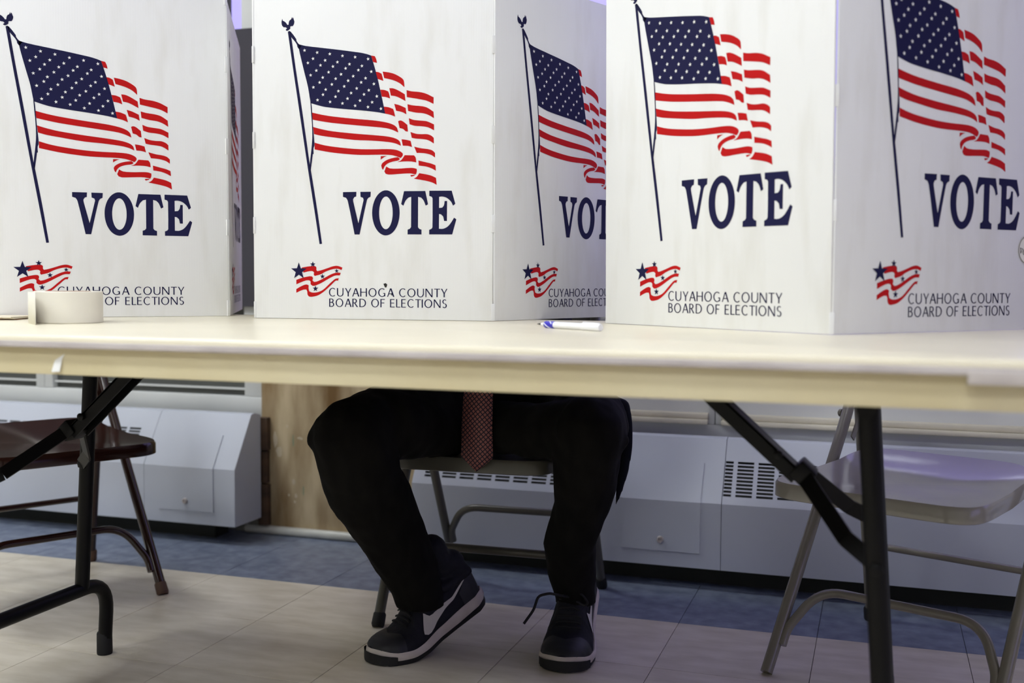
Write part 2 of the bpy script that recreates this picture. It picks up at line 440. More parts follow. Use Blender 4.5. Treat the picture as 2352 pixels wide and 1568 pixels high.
# ceiling lamps: the light of the room
LAMPS = [(-3.0, -2.5), (0.1, -2.6), (-3.2, -0.4), (-0.8, -0.4), (-3.2, 2.2)]
LAMP_AT = ['front left of the table', 'behind the camera', 'over the left of the table', 'over the right of the table', 'by the left window']
for k, (lx, ly) in enumerate(LAMPS):
    t = empty('ceiling_lamp', (lx, ly, ZC))
    tag(t, 'lit white ceiling lamp panel ' + LAMP_AT[k], 'lamp', 'lit ceiling lamp panels')
    b = MB(); b.box(-.64, .64, -.34, -.30, -.05, 0); b.box(-.64, .64, .30, .34, -.05, 0); b.box(-.64, -.60, -.30, .30, -.05, 0); b.box(.60, .64, -.30, .30, -.05, 0)
    b.build('housing', M['lamp_body'], t, smooth=0)
    MB().box(-.60, .60, -.30, .30, -.042, -.030).build('diffuser', M['lamp'], t, smooth=0)

# ================================================================ wall heaters
HF, HB = 2.83, 2.978                    # front face, back
ZB, ZF, ZT, VT = .058, .232, .388, 2.925      # bottom, fold, top; y of the slope's upper edge
def slope(k, off=0.0):
    n = (-(ZT - ZF), (VT - HF)); l = math.hypot(*n)
    return (HF + (VT - HF) * k + n[0] / l * off, ZF + (ZT - ZF) * k + n[1] / l * off)
def heater_section(parent, x0, x1, groups, cap0=False, cap1=False):
    g = .0008; x0 += g; x1 -= g
    b = MB(); b.keep = True
    # outline from the slope's lower edge down, under and up behind; the slope itself carries the slots
    prof = [(HF, ZF), (HF, ZB), (HF + .012, ZB), (HB, ZB), (HB, ZT - .004), (VT + .02, ZT + .004), (VT + .008, ZT + .003), (VT, ZT)]
    for (ya, za), (yb, zb) in zip(prof[:-1], prof[1:]):
        b.add([(x0, ya, za), (x0, yb, zb), (x1, yb, zb), (x1, ya, za)], [(0, 1, 2, 3)])
    for x, on, fl in ((x0, True, False), (x1, True, True)):
        f = list(range(len(prof)))
        b.add([(x, y, z) for y, z in prof], [tuple(f if fl else f[::-1])])
    xs = [x0]; hole_c = set()
    for a, c in groups: xs += [a, c]; hole_c.add(len(xs) - 3 + 0)
    xs.append(x1)
    cols = [(xs[i], xs[i + 1], i % 2 == 1) for i in range(len(xs) - 1)] if groups else [(x0, x1, False)]
    ks = [0, .12]; rows = 10; hgt = (.68 - .12) / rows
    cells = [(0, .12, False)]
    for r in range(rows):
        k0 = .12 + r * hgt; cells += [(k0, k0 + hgt * .62, True), (k0 + hgt * .62, k0 + hgt, False)]
    cells.append((.68, 1, False))
    for xa, xc, hc in cols:
        for k0, k1, hr in (cells if hc else [(0, 1, False)]):
            if hc and hr: continue
            (ya, za), (yb, zb) = slope(k0), slope(k1)
            b.add([(xa, ya, za), (xc, ya, za), (xc, yb, zb), (xa, yb, zb)], [(0, 1, 2, 3)])
    s = b.build('casing', M['heater'], parent, smooth=25)
    if groups:
        gi = MB(); a, c = groups[0][0] - .004, groups[-1][1] + .004
        (ya, za), (yb, zb) = slope(.06, -.016), slope(.76, -.016)
        gi.add([(a, ya, za), (c, ya, za), (c, yb, zb), (a, yb, zb), (a, ya + .01, za), (c, ya + .01, za), (c, yb + .01, zb), (a, yb + .01, zb)],
               [(0, 1, 2, 3), (7, 6, 5, 4), (0, 4, 5, 1), (3, 2, 6, 7), (0, 3, 7, 4), (1, 5, 6, 2)])
        for q in range(int((c - a) / .011)):
            xx = a + .004 + q * .011
            (y0, z0), (y1, z1) = slope(.10, -.010), slope(.70, -.010)
            gi.add([(xx, y0, z0), (xx + .0012, y0, z0), (xx + .0012, y1, z1), (xx, y1, z1)], [(0, 1, 2, 3)])
        gi.build('grille_core', M['heater_in'], s, smooth=0)
    return s
def access_door(parent, x0, x1, z0=.098, k1=.60):
    b = MB(); t = .0032
    pr = [(HF, z0), (HF, ZF), slope(k1)]
    po = [(HF - t, z0), (HF - t, ZF), slope(k1, t)]
    vs_ = [(x, y, z) for x in (x0, x1) for y, z in pr + po]
    b.add(vs_, [(3, 4, 10, 9), (4, 5, 11, 10), (0, 3, 9, 6), (2, 8, 11, 5), (0, 1, 4, 3), (1, 2, 5, 4), (6, 9, 10, 7), (7, 10, 11, 8)])
    d = b.build('access_door', M['heater'], parent, smooth=25)
    k = MB().lathe([(.009, 0), (.009, .004), (.0075, .006), (.004, .006), (.0035, .003), (0, .003)], 18, ((x0 + x1) / 2, HF - t, z0 + .030), (0, -1, 0))
    k.build('lock', M['trim'], d)
    return d
def groups(x0, n, w=.042, p=.0530): return [(x0 + i * p, x0 + i * p + w) for i in range(n)]
h = empty('wall_heater', (0, 0, 0)); tag(h, 'white sloped wall heater behind the brown chair, ending at the stained wall', 'heater')
heater_section(h, -4.2, -3.19, groups(-4.1, 16)); heater_section(h, -3.19, -2.156, groups(-3.10, 17)); s = heater_section(h, -2.156, -1.83, [])
access_door(s, -2.103, -1.905)
b = MB(); b.box(-4.1, -1.95, HF + .075, HB, 0, ZB); b.build('shade_box', M['heater_in'], h, smooth=0)  # dark box standing in for the shaded void under the heater
h = empty('wall_heater', (0, 0, 0)); tag(h, 'white sloped wall heater with slotted grilles behind the seated man and grey chair', 'heater')
s = heater_section(h, -1.25, -.376, groups(-1.215, 9)); access_door(s, -.638, -.43)
heater_section(h, -.376, .70, [(-.3745, -.3535)] + groups(-.3425, 9)); heater_section(h, .70, 1.75, groups(.8, 14))
b = MB(); b.box(-1.15, 1.7, HF + .075, HB, 0, ZB); b.build('shade_box', M['heater_in'], h, smooth=0)  # same dark filler for the shade below this heater

# ================================================================ folding table
TX0, TX1, TF, TB = -1.86, 0.245, 1.272, 2.15
table = empty('folding_table', (0, 0, 0))
tag(table, 'long cream folding table with grey metal edge and black legs carrying the voting booths', 'table')
def rrect(x0, x1, y0, y1, r, n=6):
    out = []
    for cx, cy, a in ((x1 - r, y1 - r, 0), (x0 + r, y1 - r, 90), (x0 + r, y0 + r, 180), (x1 - r, y0 + r, 270)):
        for i in range(n + 1):
            t = math.radians(a + 90 * i / n); out.append((cx + r * math.cos(t), cy + r * math.sin(t)))
    return out
def slab(x0, x1, y0, y1, rad, prof):
    """stacked rounded rectangles: prof is a list of (inset, z), top first"""
    b = MB(); rings = [rrect(x0 + i, x1 - i, y0 + i, y1 - i, max(.002, rad - i)) for i, z in prof]; n = len(rings[0])
    vs_ = [(x, y, z) for rg, (i, z) in zip(rings, prof) for x, y in rg]
    fs = [(k * n + j, k * n + (j + 1) % n, (k + 1) * n + (j + 1) % n, (k + 1) * n + j) for k in range(len(prof) - 1) for j in range(n)]
    fs.append(tuple(range(n))); fs.append(tuple((len(prof) - 1) * n + j for j in range(n - 1, -1, -1)))
    return b.add(vs_, fs)
pr = [(.006, HT), (.0035, HT - .0006), (.0015, HT - .002), (.0003, HT - .004), (0, HT - .006), (0, HT - .0095), (.004, HT - .0098)]
slab(TX0, TX1, TF, TB, .03, pr).build('table_top', M['cream'], table, smooth=40)
b = slab(TX0 - .003, TX1 + .003, TF - .003, TB + .003, .032, [(.004, HT - .0090), (.0008, HT - .0092), (0, HT - .0102), (0, HT - .0165), (.002, HT - .0185), (.010, HT - .0188)])
trim_o = b.build('edge_trim', M['trim'], table, smooth=40)
# apron: four boards under the rim, set back
ZA0, ZA1, IN = HT - .0575, HT - .017, .011
for nm, x0, x1, y0, y1 in (('a', TX0 + IN, TX1 - IN, TF + IN, TF + IN + .004), ('b', TX0 + IN, TX1 - IN, TB - IN - .004, TB - IN), ('c', TX0 + IN, TX0 + IN + .004, TF + IN + .004, TB - IN - .004), ('d', TX1 - IN - .004, TX1 - IN, TF + IN + .004, TB - IN - .004)):
    MB().box(x0, x1, y0, y1, ZA0, ZA1).build('apron', M['apron'], table, smooth=30, bevel=.001)
MB().box(TX0 + .02, TX1 - .02, TF + .02, TB - .02, HT - .03, HT - .02).build('under_board', M['wood'], table, smooth=0)
# the loose length of edging at the right corner and the broken edge above it
MB().box(.092, TX1 + .006, TF - .008, TF + .004, HT - .0275, HT - .0125).build('loose_edging', M['trim'], table, smooth=30, bevel=.0015)
b = MB(); pts = [(.150, -.0115), (.158, -.009), (.166, -.0085), (.172, -.005), (.178, -.006), (.186, -.001), (.195, .001), (.206, -.0005), (.222, .0015), (.238, 0), (.240, -.0115)]
b.flat([pts], lambda x, z: (x, TF - .0065, HT + z)); o_ = b.build('broken_edge', M['rubber'], table, smooth=0)
sm = o_.modifiers.new('solid', 'SOLIDIFY'); sm.thickness = .006; sm.offset = 0
b = MB(); b.flat([[(.150, -.037), (.162, -.033), (.168, -.036), (.163, -.040), (.168, -.047), (.160, -.043), (.150, -.049), (.156, -.041)]], lambda x, z: (x, TF + IN - .0004, HT + z))
b.build('rust_mark', M['rust'], table, smooth=0)
# leg sets: two posts on a bent foot bar, a channel brace that forks to both posts
def leg_set(xt, sgn):
    xb = xt + sgn * .045                      # the legs splay outwards
    VN, VF = 1.52, 1.84; R_ = .0145
    foot = lambda z: xt + (xb - xt) * (HT - .06 - z) / (HT - .06)
    for v in (VN, VF):
        p = MB().tube([(foot(.165), v, .165), (foot(.65), v, .65)], R_, 18); p = p.build('leg', M['black_metal'], table)
        MB().lathe([(.010, 0), (.010, .004), (.006, .006), (0, .006)], 6, (foot(.43), v - R_, .43), (0, -1, 0)).build('bolt', M['black_metal'], p)
    path = soften([(foot(.0), VN - .08, .012), (foot(.16), VN - .08, .163), (foot(.16), VF + .08, .163), (foot(0), VF + .08, .012)], .07, 8)
    fb = MB().tube(path, R_, 18).build('foot_bar', M['black_metal'], table)
    for v in (VN - .08, VF + .08): MB().lathe([(.0158, 0), (.0165, .004), (.0160, .045), (.0145, .048)], 18, (foot(0), v, 0)).build('foot_cap', M['rubber'], fb)
    MB().tube([(xt, VN - .12, .655), (xt, VF + .12, .655)], .012, 12).build('top_bar', M['black_metal'], table)
    # brace
    A = Vector((xt - sgn * .235, 1.68, .655)); Cp = Vector((xt - sgn * .092, 1.68, .527))
    d = (Cp - A).normalized(); nrm = Vector((d.z * sgn, 0, -d.x * sgn)); nrm = nrm if nrm.z > 0 else -nrm
    b = MB(); b.obox(A, Cp, .040, .004, up=nrm)
    for s in (-1, 1): b.obox(A + Vector((0, s * .018, 0)) - nrm * .010, Cp + Vector((0, s * .018, 0)) - nrm * .010, .004, .022, up=nrm)
    br = b.build('brace', M['black_metal'], table, smooth=0)
    b = MB(); b.obox(Cp - d * .012, Cp + d * .018, .050, .030, up=nrm); b.build('slide_lock', M['black_metal'], br, smooth=30, bevel=.003)
    MB().lathe([(.007, 0), (.007, .004), (.004, .006), (0, .006)], 12, Cp - d * .045 + Vector((0, -.022, -.004)), (0, -1, 0)).build('rivet', M['black_metal'], br)
    for v in (VN, VF):
        e = Vector((foot(.43), v, .43)); s = 1 if v > 1.68 else -1
        kn = Cp + (e - Cp) * .62 + Vector((0, s * .012, -.012))
        b = MB(); b.obox(Cp + Vector((0, s * .014, 0)), kn, .004, .024, up=nrm); b.obox(kn, e + Vector((0, -s * .017, 0)), .004, .024, up=nrm)
        b.build('brace_arm', M['black_metal'], br, smooth=0)
leg_set(-.012, 1); leg_set(-1.525, -1)

# ================================================================ print on the booths
ART = {  # print outlines in tenths of a millimetre from a panel's lower left corner
 'navy': [
  [(783,5777),(810,5798),(839,5781),(857,5669),(952,5020),(1067,4303),(1158,3698),(1240,3138),(1249,3082),(1276,2941),(1386,2287),(1500,1519),(1447,1513),(1338,2198),(1219,2927),(1109,3632),(995,4372),(881,5111)],
  [(810,5798),(851,5774),(965,5625),(969,5593),(1021,5525),(1081,5502),(1028,5418),(987,5470),(980,5509),(938,5577),(852,5678)],
  [(1259,4387),(1280,4350),(1300,4141),(1321,3806),(1339,3627),(1343,3494),(1323,3438),(1327,3327),(1310,3320),(1278,3093),(1257,2959),(1242,3094),(1280,3428),(1299,3673),(1291,3940),(1276,4141)],
  [(1004,5519),(1040,5515),(1172,5483),(1505,5433),(1883,5378),(2188,5329),(2352,5301),(2468,5271),(2549,5241),(2652,4906),(2748,4520),(2843,4091),(2671,4126),(2321,4171),(1969,4207),(1591,4255),(1449,4288),(1282,4337),(1259,4387),(1213,4655),(1132,4969),(1039,5339)],
  [(663,6045),(677,6004),(720,5982),(756,5945),(775,5917),(799,5921),(804,5961),(821,6004),(853,6025),(870,6074),(879,6029),(889,6064),(903,6045),(913,6012),(924,5978),(912,5923),(888,5890),(852,5892),(832,5875),(839,5843),(820,5827),(779,5799),(743,5807),(738,5823),(767,5847),(738,5870),(695,5872),(659,5911),(648,5979)]],
 'red': [
  [(2549,5241),(2626,5227),(2654,5169),(2672,5092),(2591,5113)],
  [(2641,4918),(2699,4911),(2768,4876),(2805,4735),(2686,4778)],
  [(2789,4919),(2907,4900),(3023,4868),(3138,4809),(3218,4745),(3236,4668),(3240,4598),(3137,4683),(2999,4746),(2819,4791)],
  [(2739,4564),(2824,4557),(2905,4526),(2926,4470),(2944,4384),(2870,4413),(2773,4427)],
  [(2927,4589),(3010,4582),(3113,4539),(3247,4461),(3262,4327),(3136,4394),(3055,4427),(2958,4443)],
  [(3284,4540),(3389,4513),(3549,4495),(3686,4458),(3841,4382),(3838,4254),(3709,4316),(3595,4346),(3290,4403)],
  [(2811,4230),(2904,4217),(3008,4179),(3026,4128),(3049,4027),(2949,4066),(2843,4091)],
  [(3029,4279),(3135,4250),(3266,4192),(3282,4067),(3192,4113),(3068,4142)],
  [(3303,4263),(3411,4238),(3594,4217),(3708,4186),(3838,4102),(3848,3976),(3730,4044),(3616,4080),(3479,4094),(3316,4131)],
  [(1295,4154),(1495,4107),(1732,4065),(2203,4006),(2624,3961),(2879,3915),(3018,3865),(3082,3813),(3098,3776),(3114,3714),(2994,3767),(2855,3806),(2553,3843),(2202,3881),(1731,3936),(1494,3975),(1311,4011)],
  [(3110,3933),(3134,3946),(3175,3947),(3226,3919),(3301,3858),(3314,3727),(3266,3735),(3213,3780),(3140,3801)],
  [(3332,3989),(3433,3953),(3593,3934),(3707,3918),(3850,3854),(3850,3739),(3729,3800),(3592,3825),(3455,3837),(3347,3870)],
  [(1317,3866),(1493,3818),(1730,3770),(2201,3713),(2669,3667),(2901,3638),(3063,3595),(3143,3538),(3168,3450),(3062,3498),(2900,3532),(2552,3566),(2200,3587),(1729,3650),(1492,3686),(1335,3723)],
  [(3180,3579),(3270,3568),(3369,3544),(3398,3423),(3315,3445),(3207,3453)],
  [(3365,3719),(3477,3682),(3592,3670),(3706,3668),(3797,3635),(3845,3591),(3847,3482),(3728,3552),(3614,3574),(3477,3586),(3392,3603)],
  [(1348,3551),(1538,3499),(1775,3458),(2199,3410),(2551,3394),(2899,3392),(3061,3375),(3165,3336),(3207,3298),(3206,3258),(3165,3211),(3084,3243),(2968,3272),(2783,3284),(2316,3288),(1963,3317),(1680,3353),(1349,3415)],
  [(3442,3429),(3591,3393),(3728,3375),(3819,3345),(3871,3296),(3871,3207),(3796,3258),(3682,3291),(3590,3302),(3494,3306)],
  [(2748,3254),(2880,3258),(2806,3228),(2747,3185)],
  [(2758,3069),(2782,3117),(2875,3177),(2991,3212),(3107,3230),(3148,3194),(3118,3166),(2991,3142),(2886,3104),(2828,3050),(2797,2984),(2774,3013)],
  [(3246,3266),(3441,3258),(3475,3210),(3486,3118),(3383,3139),(3222,3142),(3095,3133),(3176,3171)],
  [(3530,3156),(3681,3119),(3795,3091),(3881,3056),(3890,2949),(3795,2999),(3681,3036),(3536,3056)],
  [(2863,3049),(2944,3010),(3129,3003),(3290,3011),(3417,3012),(3497,2991),(3497,2936),(3478,2882),(3359,2905),(3128,2898),(2920,2888),(2851,2906),(2823,2951)],
  [(3363,2872),(3462,2877),(3446,2860),(3382,2839)],
  [(3547,2907),(3680,2883),(3794,2855),(3892,2810),(3907,2672),(3816,2719),(3679,2756),(3434,2801),(3497,2837)]],
 'stars': [(1142,5396),(1411,5343),(1679,5304),(1948,5257),(2215,5223),(2486,5176),(1322,5225),(1581,5182),(1841,5137),(2095,5088),(2357,5044),(1212,5144),(1481,5088),(1746,5054),(2014,5007),(2282,4965),(2552,4925),(1392,4987),(1653,4945),(1917,4894),(2173,4848),(2433,4800),(1270,4898),(1529,4843),(1803,4811),(2067,4763),(2341,4721),(2607,4682),(1462,4747),(1722,4701),(1984,4653),(2247,4605),(2501,4560),(1328,4656),(1591,4603),(1861,4564),(2129,4518),(2400,4482),(2668,4436),(1533,4503),(1799,4455),(2053,4410),(2315,4363),(2570,4323),(1416,4400),(1682,4355),(1946,4318),(2214,4264),(2483,4231),(2753,4190)],
 'vote': [
  [(1951,2553),(2236,2555),(2231,2461),(2193,2451),(2165,2407),(2169,2362),(2277,1929),(2388,2393),(2376,2433),(2323,2454),(2319,2554),(2539,2553),(2533,2454),(2487,2432),(2456,2382),(2302,1702),(2196,1703),(2052,2375),(2017,2437),(1951,2458)],
  [(3233,2556),(3672,2555),(3730,2292),(3680,2266),(3637,2370),(3586,2425),(3525,2441),(3522,1845),(3549,1812),(3595,1794),(3595,1699),(3307,1701),(3308,1795),(3354,1812),(3379,1845),(3382,2442),(3322,2428),(3264,2367),(3220,2268),(3174,2302)],
  [(3754,2559),(4213,2555),(4287,2298),(4242,2259),(4197,2342),(4111,2415),(4020,2442),(3956,2436),(3956,2218),(4019,2224),(4054,2267),(4070,2354),(4120,2354),(4118,1961),(4059,1962),(4041,2049),(3996,2093),(3955,2100),(3954,1810),(4041,1809),(4132,1852),(4200,1928),(4264,2026),(4309,1993),(4226,1697),(3753,1699),(3753,1789),(3801,1810),(3820,1843),(3822,2411),(3804,2440),(3754,2456)]],
 'O': [
  [(3143,2128),(3140,2070),(3133,2013),(3120,1957),(3104,1905),(3083,1857),(3058,1813),(3029,1774),(2998,1742),(2964,1716),(2928,1697),(2891,1686),(2853,1682),(2816,1686),(2779,1698),(2743,1717),(2709,1743),(2678,1776),(2650,1815),(2625,1859),(2604,1908),(2588,1961),(2576,2016),(2569,2074),(2567,2133),(2569,2191),(2577,2249),(2590,2304),(2607,2357),(2628,2405),(2653,2449),(2682,2488),(2714,2520),(2748,2545),(2783,2564),(2820,2575),(2858,2578),(2896,2574),(2932,2562),(2968,2543),(3002,2516),(3033,2484),(3061,2445),(3085,2401),(3106,2352),(3122,2299),(3134,2244),(3141,2187)],
  [(2997,2129),(2996,2087),(2992,2046),(2986,2006),(2978,1968),(2967,1932),(2955,1901),(2941,1873),(2925,1849),(2908,1831),(2891,1817),(2873,1809),(2854,1806),(2835,1809),(2817,1817),(2800,1831),(2783,1850),(2768,1874),(2754,1902),(2742,1934),(2732,1969),(2724,2007),(2718,2048),(2715,2089),(2714,2132),(2715,2174),(2719,2216),(2725,2256),(2734,2294),(2744,2329),(2757,2361),(2771,2389),(2786,2412),(2803,2431),(2821,2444),(2839,2452),(2857,2455),(2876,2452),(2894,2443),(2911,2429),(2928,2411),(2943,2387),(2957,2359),(2969,2327),(2979,2291),(2987,2253),(2993,2213),(2996,2172)]],
 'estripe': [
  [(1060,1037),(1233,1064),(1353,1064),(1377,1038),(1377,993),(1396,966),(1472,982),(1616,1027),(1735,1065),(1830,1074),(1936,1039),(1917,990),(1830,1016),(1711,1003),(1567,953),(1472,903),(1340,869),(1321,898),(1328,936),(1300,963),(1233,965),(1100,936)],
  [(942,789),(1087,834),(1232,862),(1285,858),(1303,824),(1291,779),(1327,746),(1387,757),(1519,814),(1686,900),(1805,936),(1900,934),(1881,882),(1781,878),(1662,826),(1518,746),(1398,690),(1302,667),(1250,700),(1250,756),(1219,779),(1135,772),(942,698)],
  [(941,601),(1062,665),(1158,695),(1211,677),(1206,621),(1222,554),(1289,532),(1397,539),(1517,589),(1661,714),(1781,810),(1857,824),(1840,775),(1792,775),(1685,680),(1541,556),(1421,481),(1325,453),(1229,448),(1186,486),(1177,553),(1158,592),(1085,587),(940,525)]],
 'estars': [(999,965),(1301,1102),(1507,859),(1813,972),(1355,611)],
 'smudge': [(2804,715),(2851,731),(2885,703),(2867,647),(2839,643)],
 'text': [(1647,460),(4118,462),(1646,247),(4122,245)],
}

def rounded(poly, keep=42, n=3):
    """cut the shallow corners of an outline with a spline, keep the sharp ones"""
    P = [np.array(q, float) for q in poly]; k = len(P); out = []
    turn = []
    for i in range(k):
        a = P[i] - P[i - 1]; c = P[(i + 1) % k] - P[i]
        an = abs(math.degrees(math.atan2(a[0] * c[1] - a[1] * c[0], a @ c))); turn.append(an)
    def tan(i):
        return (P[(i + 1) % k] - P[i - 1]) / np.linalg.norm(P[(i + 1) % k] - P[i - 1] + 1e-9)
    for i in range(k):
        j = (i + 1) % k; d = P[j] - P[i]; L_ = np.linalg.norm(d)
        t0 = tan(i) * L_ if turn[i] < keep else d; t1 = tan(j) * L_ if turn[j] < keep else d
        for s in range(n):
            t = s / n
            out.append(tuple((2 * t**3 - 3 * t**2 + 1) * P[i] + (t**3 - 2 * t**2 + t) * t0 + (-2 * t**3 + 3 * t**2) * P[j] + (t**3 - t**2) * t1))
    return out
def star(c, r, rot=90, k=.40, sx=1.0):
    return [(c[0] + sx * r * (1 if i % 2 == 0 else k) * math.cos(math.radians(rot + 36 * i)), c[1] + r * (1 if i % 2 == 0 else k) * math.sin(math.radians(rot + 36 * i))) for i in range(10)]
SC = 1e-4
def pl(pts): return [(x * SC, y * SC) for x, y in pts]
def on(off): return lambda x, z: (x, -off, z)
def arc(cx, cy, rx, ry, a0, a1, tx, ty, n=18):
    A = [math.radians(a0 + (a1 - a0) * i / n) for i in range(n + 1)]
    return [(cx + rx * math.cos(t), cy + ry * math.sin(t)) for t in A] + [(cx + (rx - tx) * math.cos(t), cy + (ry - ty) * math.sin(t)) for t in reversed(A)]
def ell(cx, cy, rx, ry, n=32): return [(cx + rx * math.cos(2 * math.pi * i / n), cy + ry * math.sin(2 * math.pi * i / n)) for i in range(n)]
def bx(x0, y0, x1, y1): return [(x0, y0), (x1, y0), (x1, y1), (x0, y1)]
def dg(x0, y0, x1, y1, t): return [(x0 - t / 2, y0), (x0 + t / 2, y0), (x1 + t / 2, y1), (x1 - t / 2, y1)]
K, k_ = .125, .085
GLYPH = {
 'C': (.72, [[arc(.42, .5, .42, .52, 48, 312, K, k_)]]),
 'O': (.88, [[ell(.44, .5, .44, .52), ell(.44, .5, .44 - K, .52 - k_)]]),
 'G': (.80, [[arc(.43, .5, .43, .52, 48, 318, K, k_)], [bx(.66, .06, .66 + K * .9, .44)], [bx(.54, .44 - k_, .66 + K * .9, .44)]]),
 'U': (.72, [[bx(0, .32, K, 1)], [bx(.72 - k_ * 1.2, .32, .72, 1)], [arc(.36, .33, .36, .35, 180, 360, K, k_)]]),
 'Y': (.70, [[dg(.35, .42, .07, 1, K)], [dg(.35, .42, .64, 1, k_ * 1.2)], [bx(.35 - K / 2, 0, .35 + K / 2, .46)]]),
 'A': (.78, [[dg(.05, 0, .38, 1, k_ * 1.2)], [dg(.72, 0, .40, 1, K * 1.15)], [bx(.18, .31, .60, .31 + k_)]]),
 'H': (.74, [[bx(0, 0, K, 1)], [bx(.74 - K, 0, .74, 1)], [bx(K, .48, .74 - K, .48 + k_)]]),
 'N': (.76, [[bx(0, 0, k_ * 1.2, 1)], [bx(.76 - k_ * 1.2, 0, .76, 1)], [dg(.70, 0, .06, 1, K * 1.2)]]),
 'T': (.62, [[bx(0, 1 - k_, .62, 1)], [bx(.31 - K / 2, 0, .31 + K / 2, 1 - k_)]]),
 'B': (.58, [[bx(0, 0, K, 1)], [bx(K, 1 - k_, .28, 1)], [bx(K, .50, .30, .50 + k_)], [bx(K, 0, .30, k_)], [arc(.27, .755, .25, .245, -90, 90, K, k_)], [arc(.29, .285, .29, .285, -90, 90, K, k_)]]),
 'R': (.64, [[bx(0, 0, K, 1)], [bx(K, 1 - k_, .28, 1)], [bx(K, .46, .30, .46 + k_)], [arc(.27, .735, .26, .265, -90, 90, K, k_)], [dg(.57, 0, .28, .48, K * 1.15)]]),
 'D': (.76, [[bx(0, 0, K, 1)], [bx(K, 1 - k_, .30, 1)], [bx(K, 0, .30, k_)], [arc(.28, .5, .48, .5, -90, 90, K, k_)]]),
 'F': (.50, [[bx(0, 0, K, 1)], [bx(K, 1 - k_, .50, 1)], [bx(K, .48, .44, .48 + k_)]]),
 'E': (.52, [[bx(0, 0, K, 1)], [bx(K, 1 - k_, .50, 1)], [bx(K, .48, .46, .48 + k_)], [bx(K, 0, .52, k_)]]),
 'L': (.48, [[bx(0, 0, K, 1)], [bx(K, 0, .48, k_)]]),
 'I': (K, [[bx(0, 0, K, 1)]]),
 'S': (.52, [[arc(.27, .745, .25, .27, 40, 262, K, k_)], [arc(.26, .262, .26, .28, 86, -146, K, k_)]]),
}
def set_line(b, text, x0, x1, y0, hgt, off=.0005, gap=.17, space=.42):
    w = 0; items = []
    for ch in text:
        if ch == ' ': w += space; continue
        gw, polys = GLYPH[ch]; g = gap * (.55 if ch in 'AYTL' else 1)
        items.append((w, polys)); w += gw + g
    w -= gap; s = (x1 - x0) / w
    for ox, polys in items:
        for loops in polys: b.flat([[(x0 + (ox + x) * s, y0 + y * hgt) for x, y in lp] for lp in loops], on(off))
PRINT = {}
b = MB(); b.keep = True
for q in ART['navy']: b.flat([rounded(pl(q))], on(.0004), 0)
for q in ART['red']: b.flat([rounded(pl(q))], on(.0004), 1)
for c in pl(ART['stars']): b.flat([star(c, .0037, 97)], on(.0007), 2)
PRINT['printed_flag'] = b.build('printed_flag', [M['navy_ink'], M['red_ink'], M['white_ink']], smooth=0)
b = MB(); b.keep = True
for q in ART['vote']: b.flat([rounded(pl(q), 30, 3)], on(.0004))
b.flat([pl(q) for q in ART['O']], on(.0004))
PRINT['vote_lettering'] = b.build('vote_lettering', M['navy_ink'], smooth=0)
b = MB(); b.keep = True
for q in ART['estripe']: b.flat([rounded(pl(q), 50, 4)], on(.0004), 1)
es = pl(ART['estars'])
for c, r in zip(es, (.0178, .0062, .0056, .0046, .0063)): b.flat([star(c, r, 90)], on(.0007), 0)
PRINT['county_emblem'] = b.build('county_emblem', [M['navy_ink'], M['red_ink']], smooth=0)
b = MB(); b.keep = True
set_line(b, 'CUYAHOGA COUNTY', .1645, .4118, .0458, .0168)
set_line(b, 'BOARD OF ELECTIONS', .1650, .4120, .0247, .0166)
PRINT['county_lettering'] = b.build('county_lettering', M['navy_ink'], smooth=0)

# ================================================================ voting booths
PW, PH, PT = .5067, .674, .0045
TABS = (.017, .190, .363, .536)
def panel_mesh():
    return MB().box(.0022, PW - .0022, 0, PT, 0, PH).build('panel', M['board'], smooth=30, bevel=.0012)
base_panel = panel_mesh()
def panel(booth, a, yaw, lean=0.0, art=True):
    o = link(bpy.data.objects.new('panel', base_panel.data), booth)
    o.location = (a[0], a[1], HT + .0006); o.rotation_mode = 'XYZ'
    o.rotation_euler = (-math.radians(lean), 0, math.radians(yaw))
    if art:
        for nm, src in PRINT.items(): link(bpy.data.objects.new(nm, src.data), o)
    return o
def hinges(booth, c, ya, yb):
    """fold tabs where two panels meet at c"""
    am = math.radians((ya + yb) / 2)
    for z in TABS + (.667,):
        h_ = .017 if z < .6 else .007
        o = MB().box(-.0042, .0042, .0016, .0044, z - h_, z + h_).build('fold_tab', M['board'], booth, smooth=30, bevel=.0008)
        o.location = (c[0], c[1], HT + .0006); o.rotation_euler = (0, 0, am)
def end(a, yaw): return (a[0] + PW * math.cos(math.radians(yaw)), a[1] + PW * math.sin(math.radians(yaw)))
def wing_from_end(e, yaw):                    # a panel that ends at e
    return (e[0] - PW * math.cos(math.radians(yaw)), e[1] - PW * math.sin(math.radians(yaw)))
# left booth
b1 = empty('voting_booth', (0, 0, 0)); tag(b1, 'white cardboard voting booth at the left end of the table, behind the tape roll', 'voting booth', 'voting booths on the table')
a1 = (-1.715, 1.714); y1 = 40.37
panel(b1, a1, y1, .1); e1 = end(a1, y1); yw = math.degrees(math.atan2(2.478 - e1[1], -1.5745 - e1[0]))
panel(b1, e1, yw); hinges(b1, e1, y1, yw)
wl = wing_from_end(a1, -62); panel(b1, wl, -62); hinges(b1, a1, -62, y1)
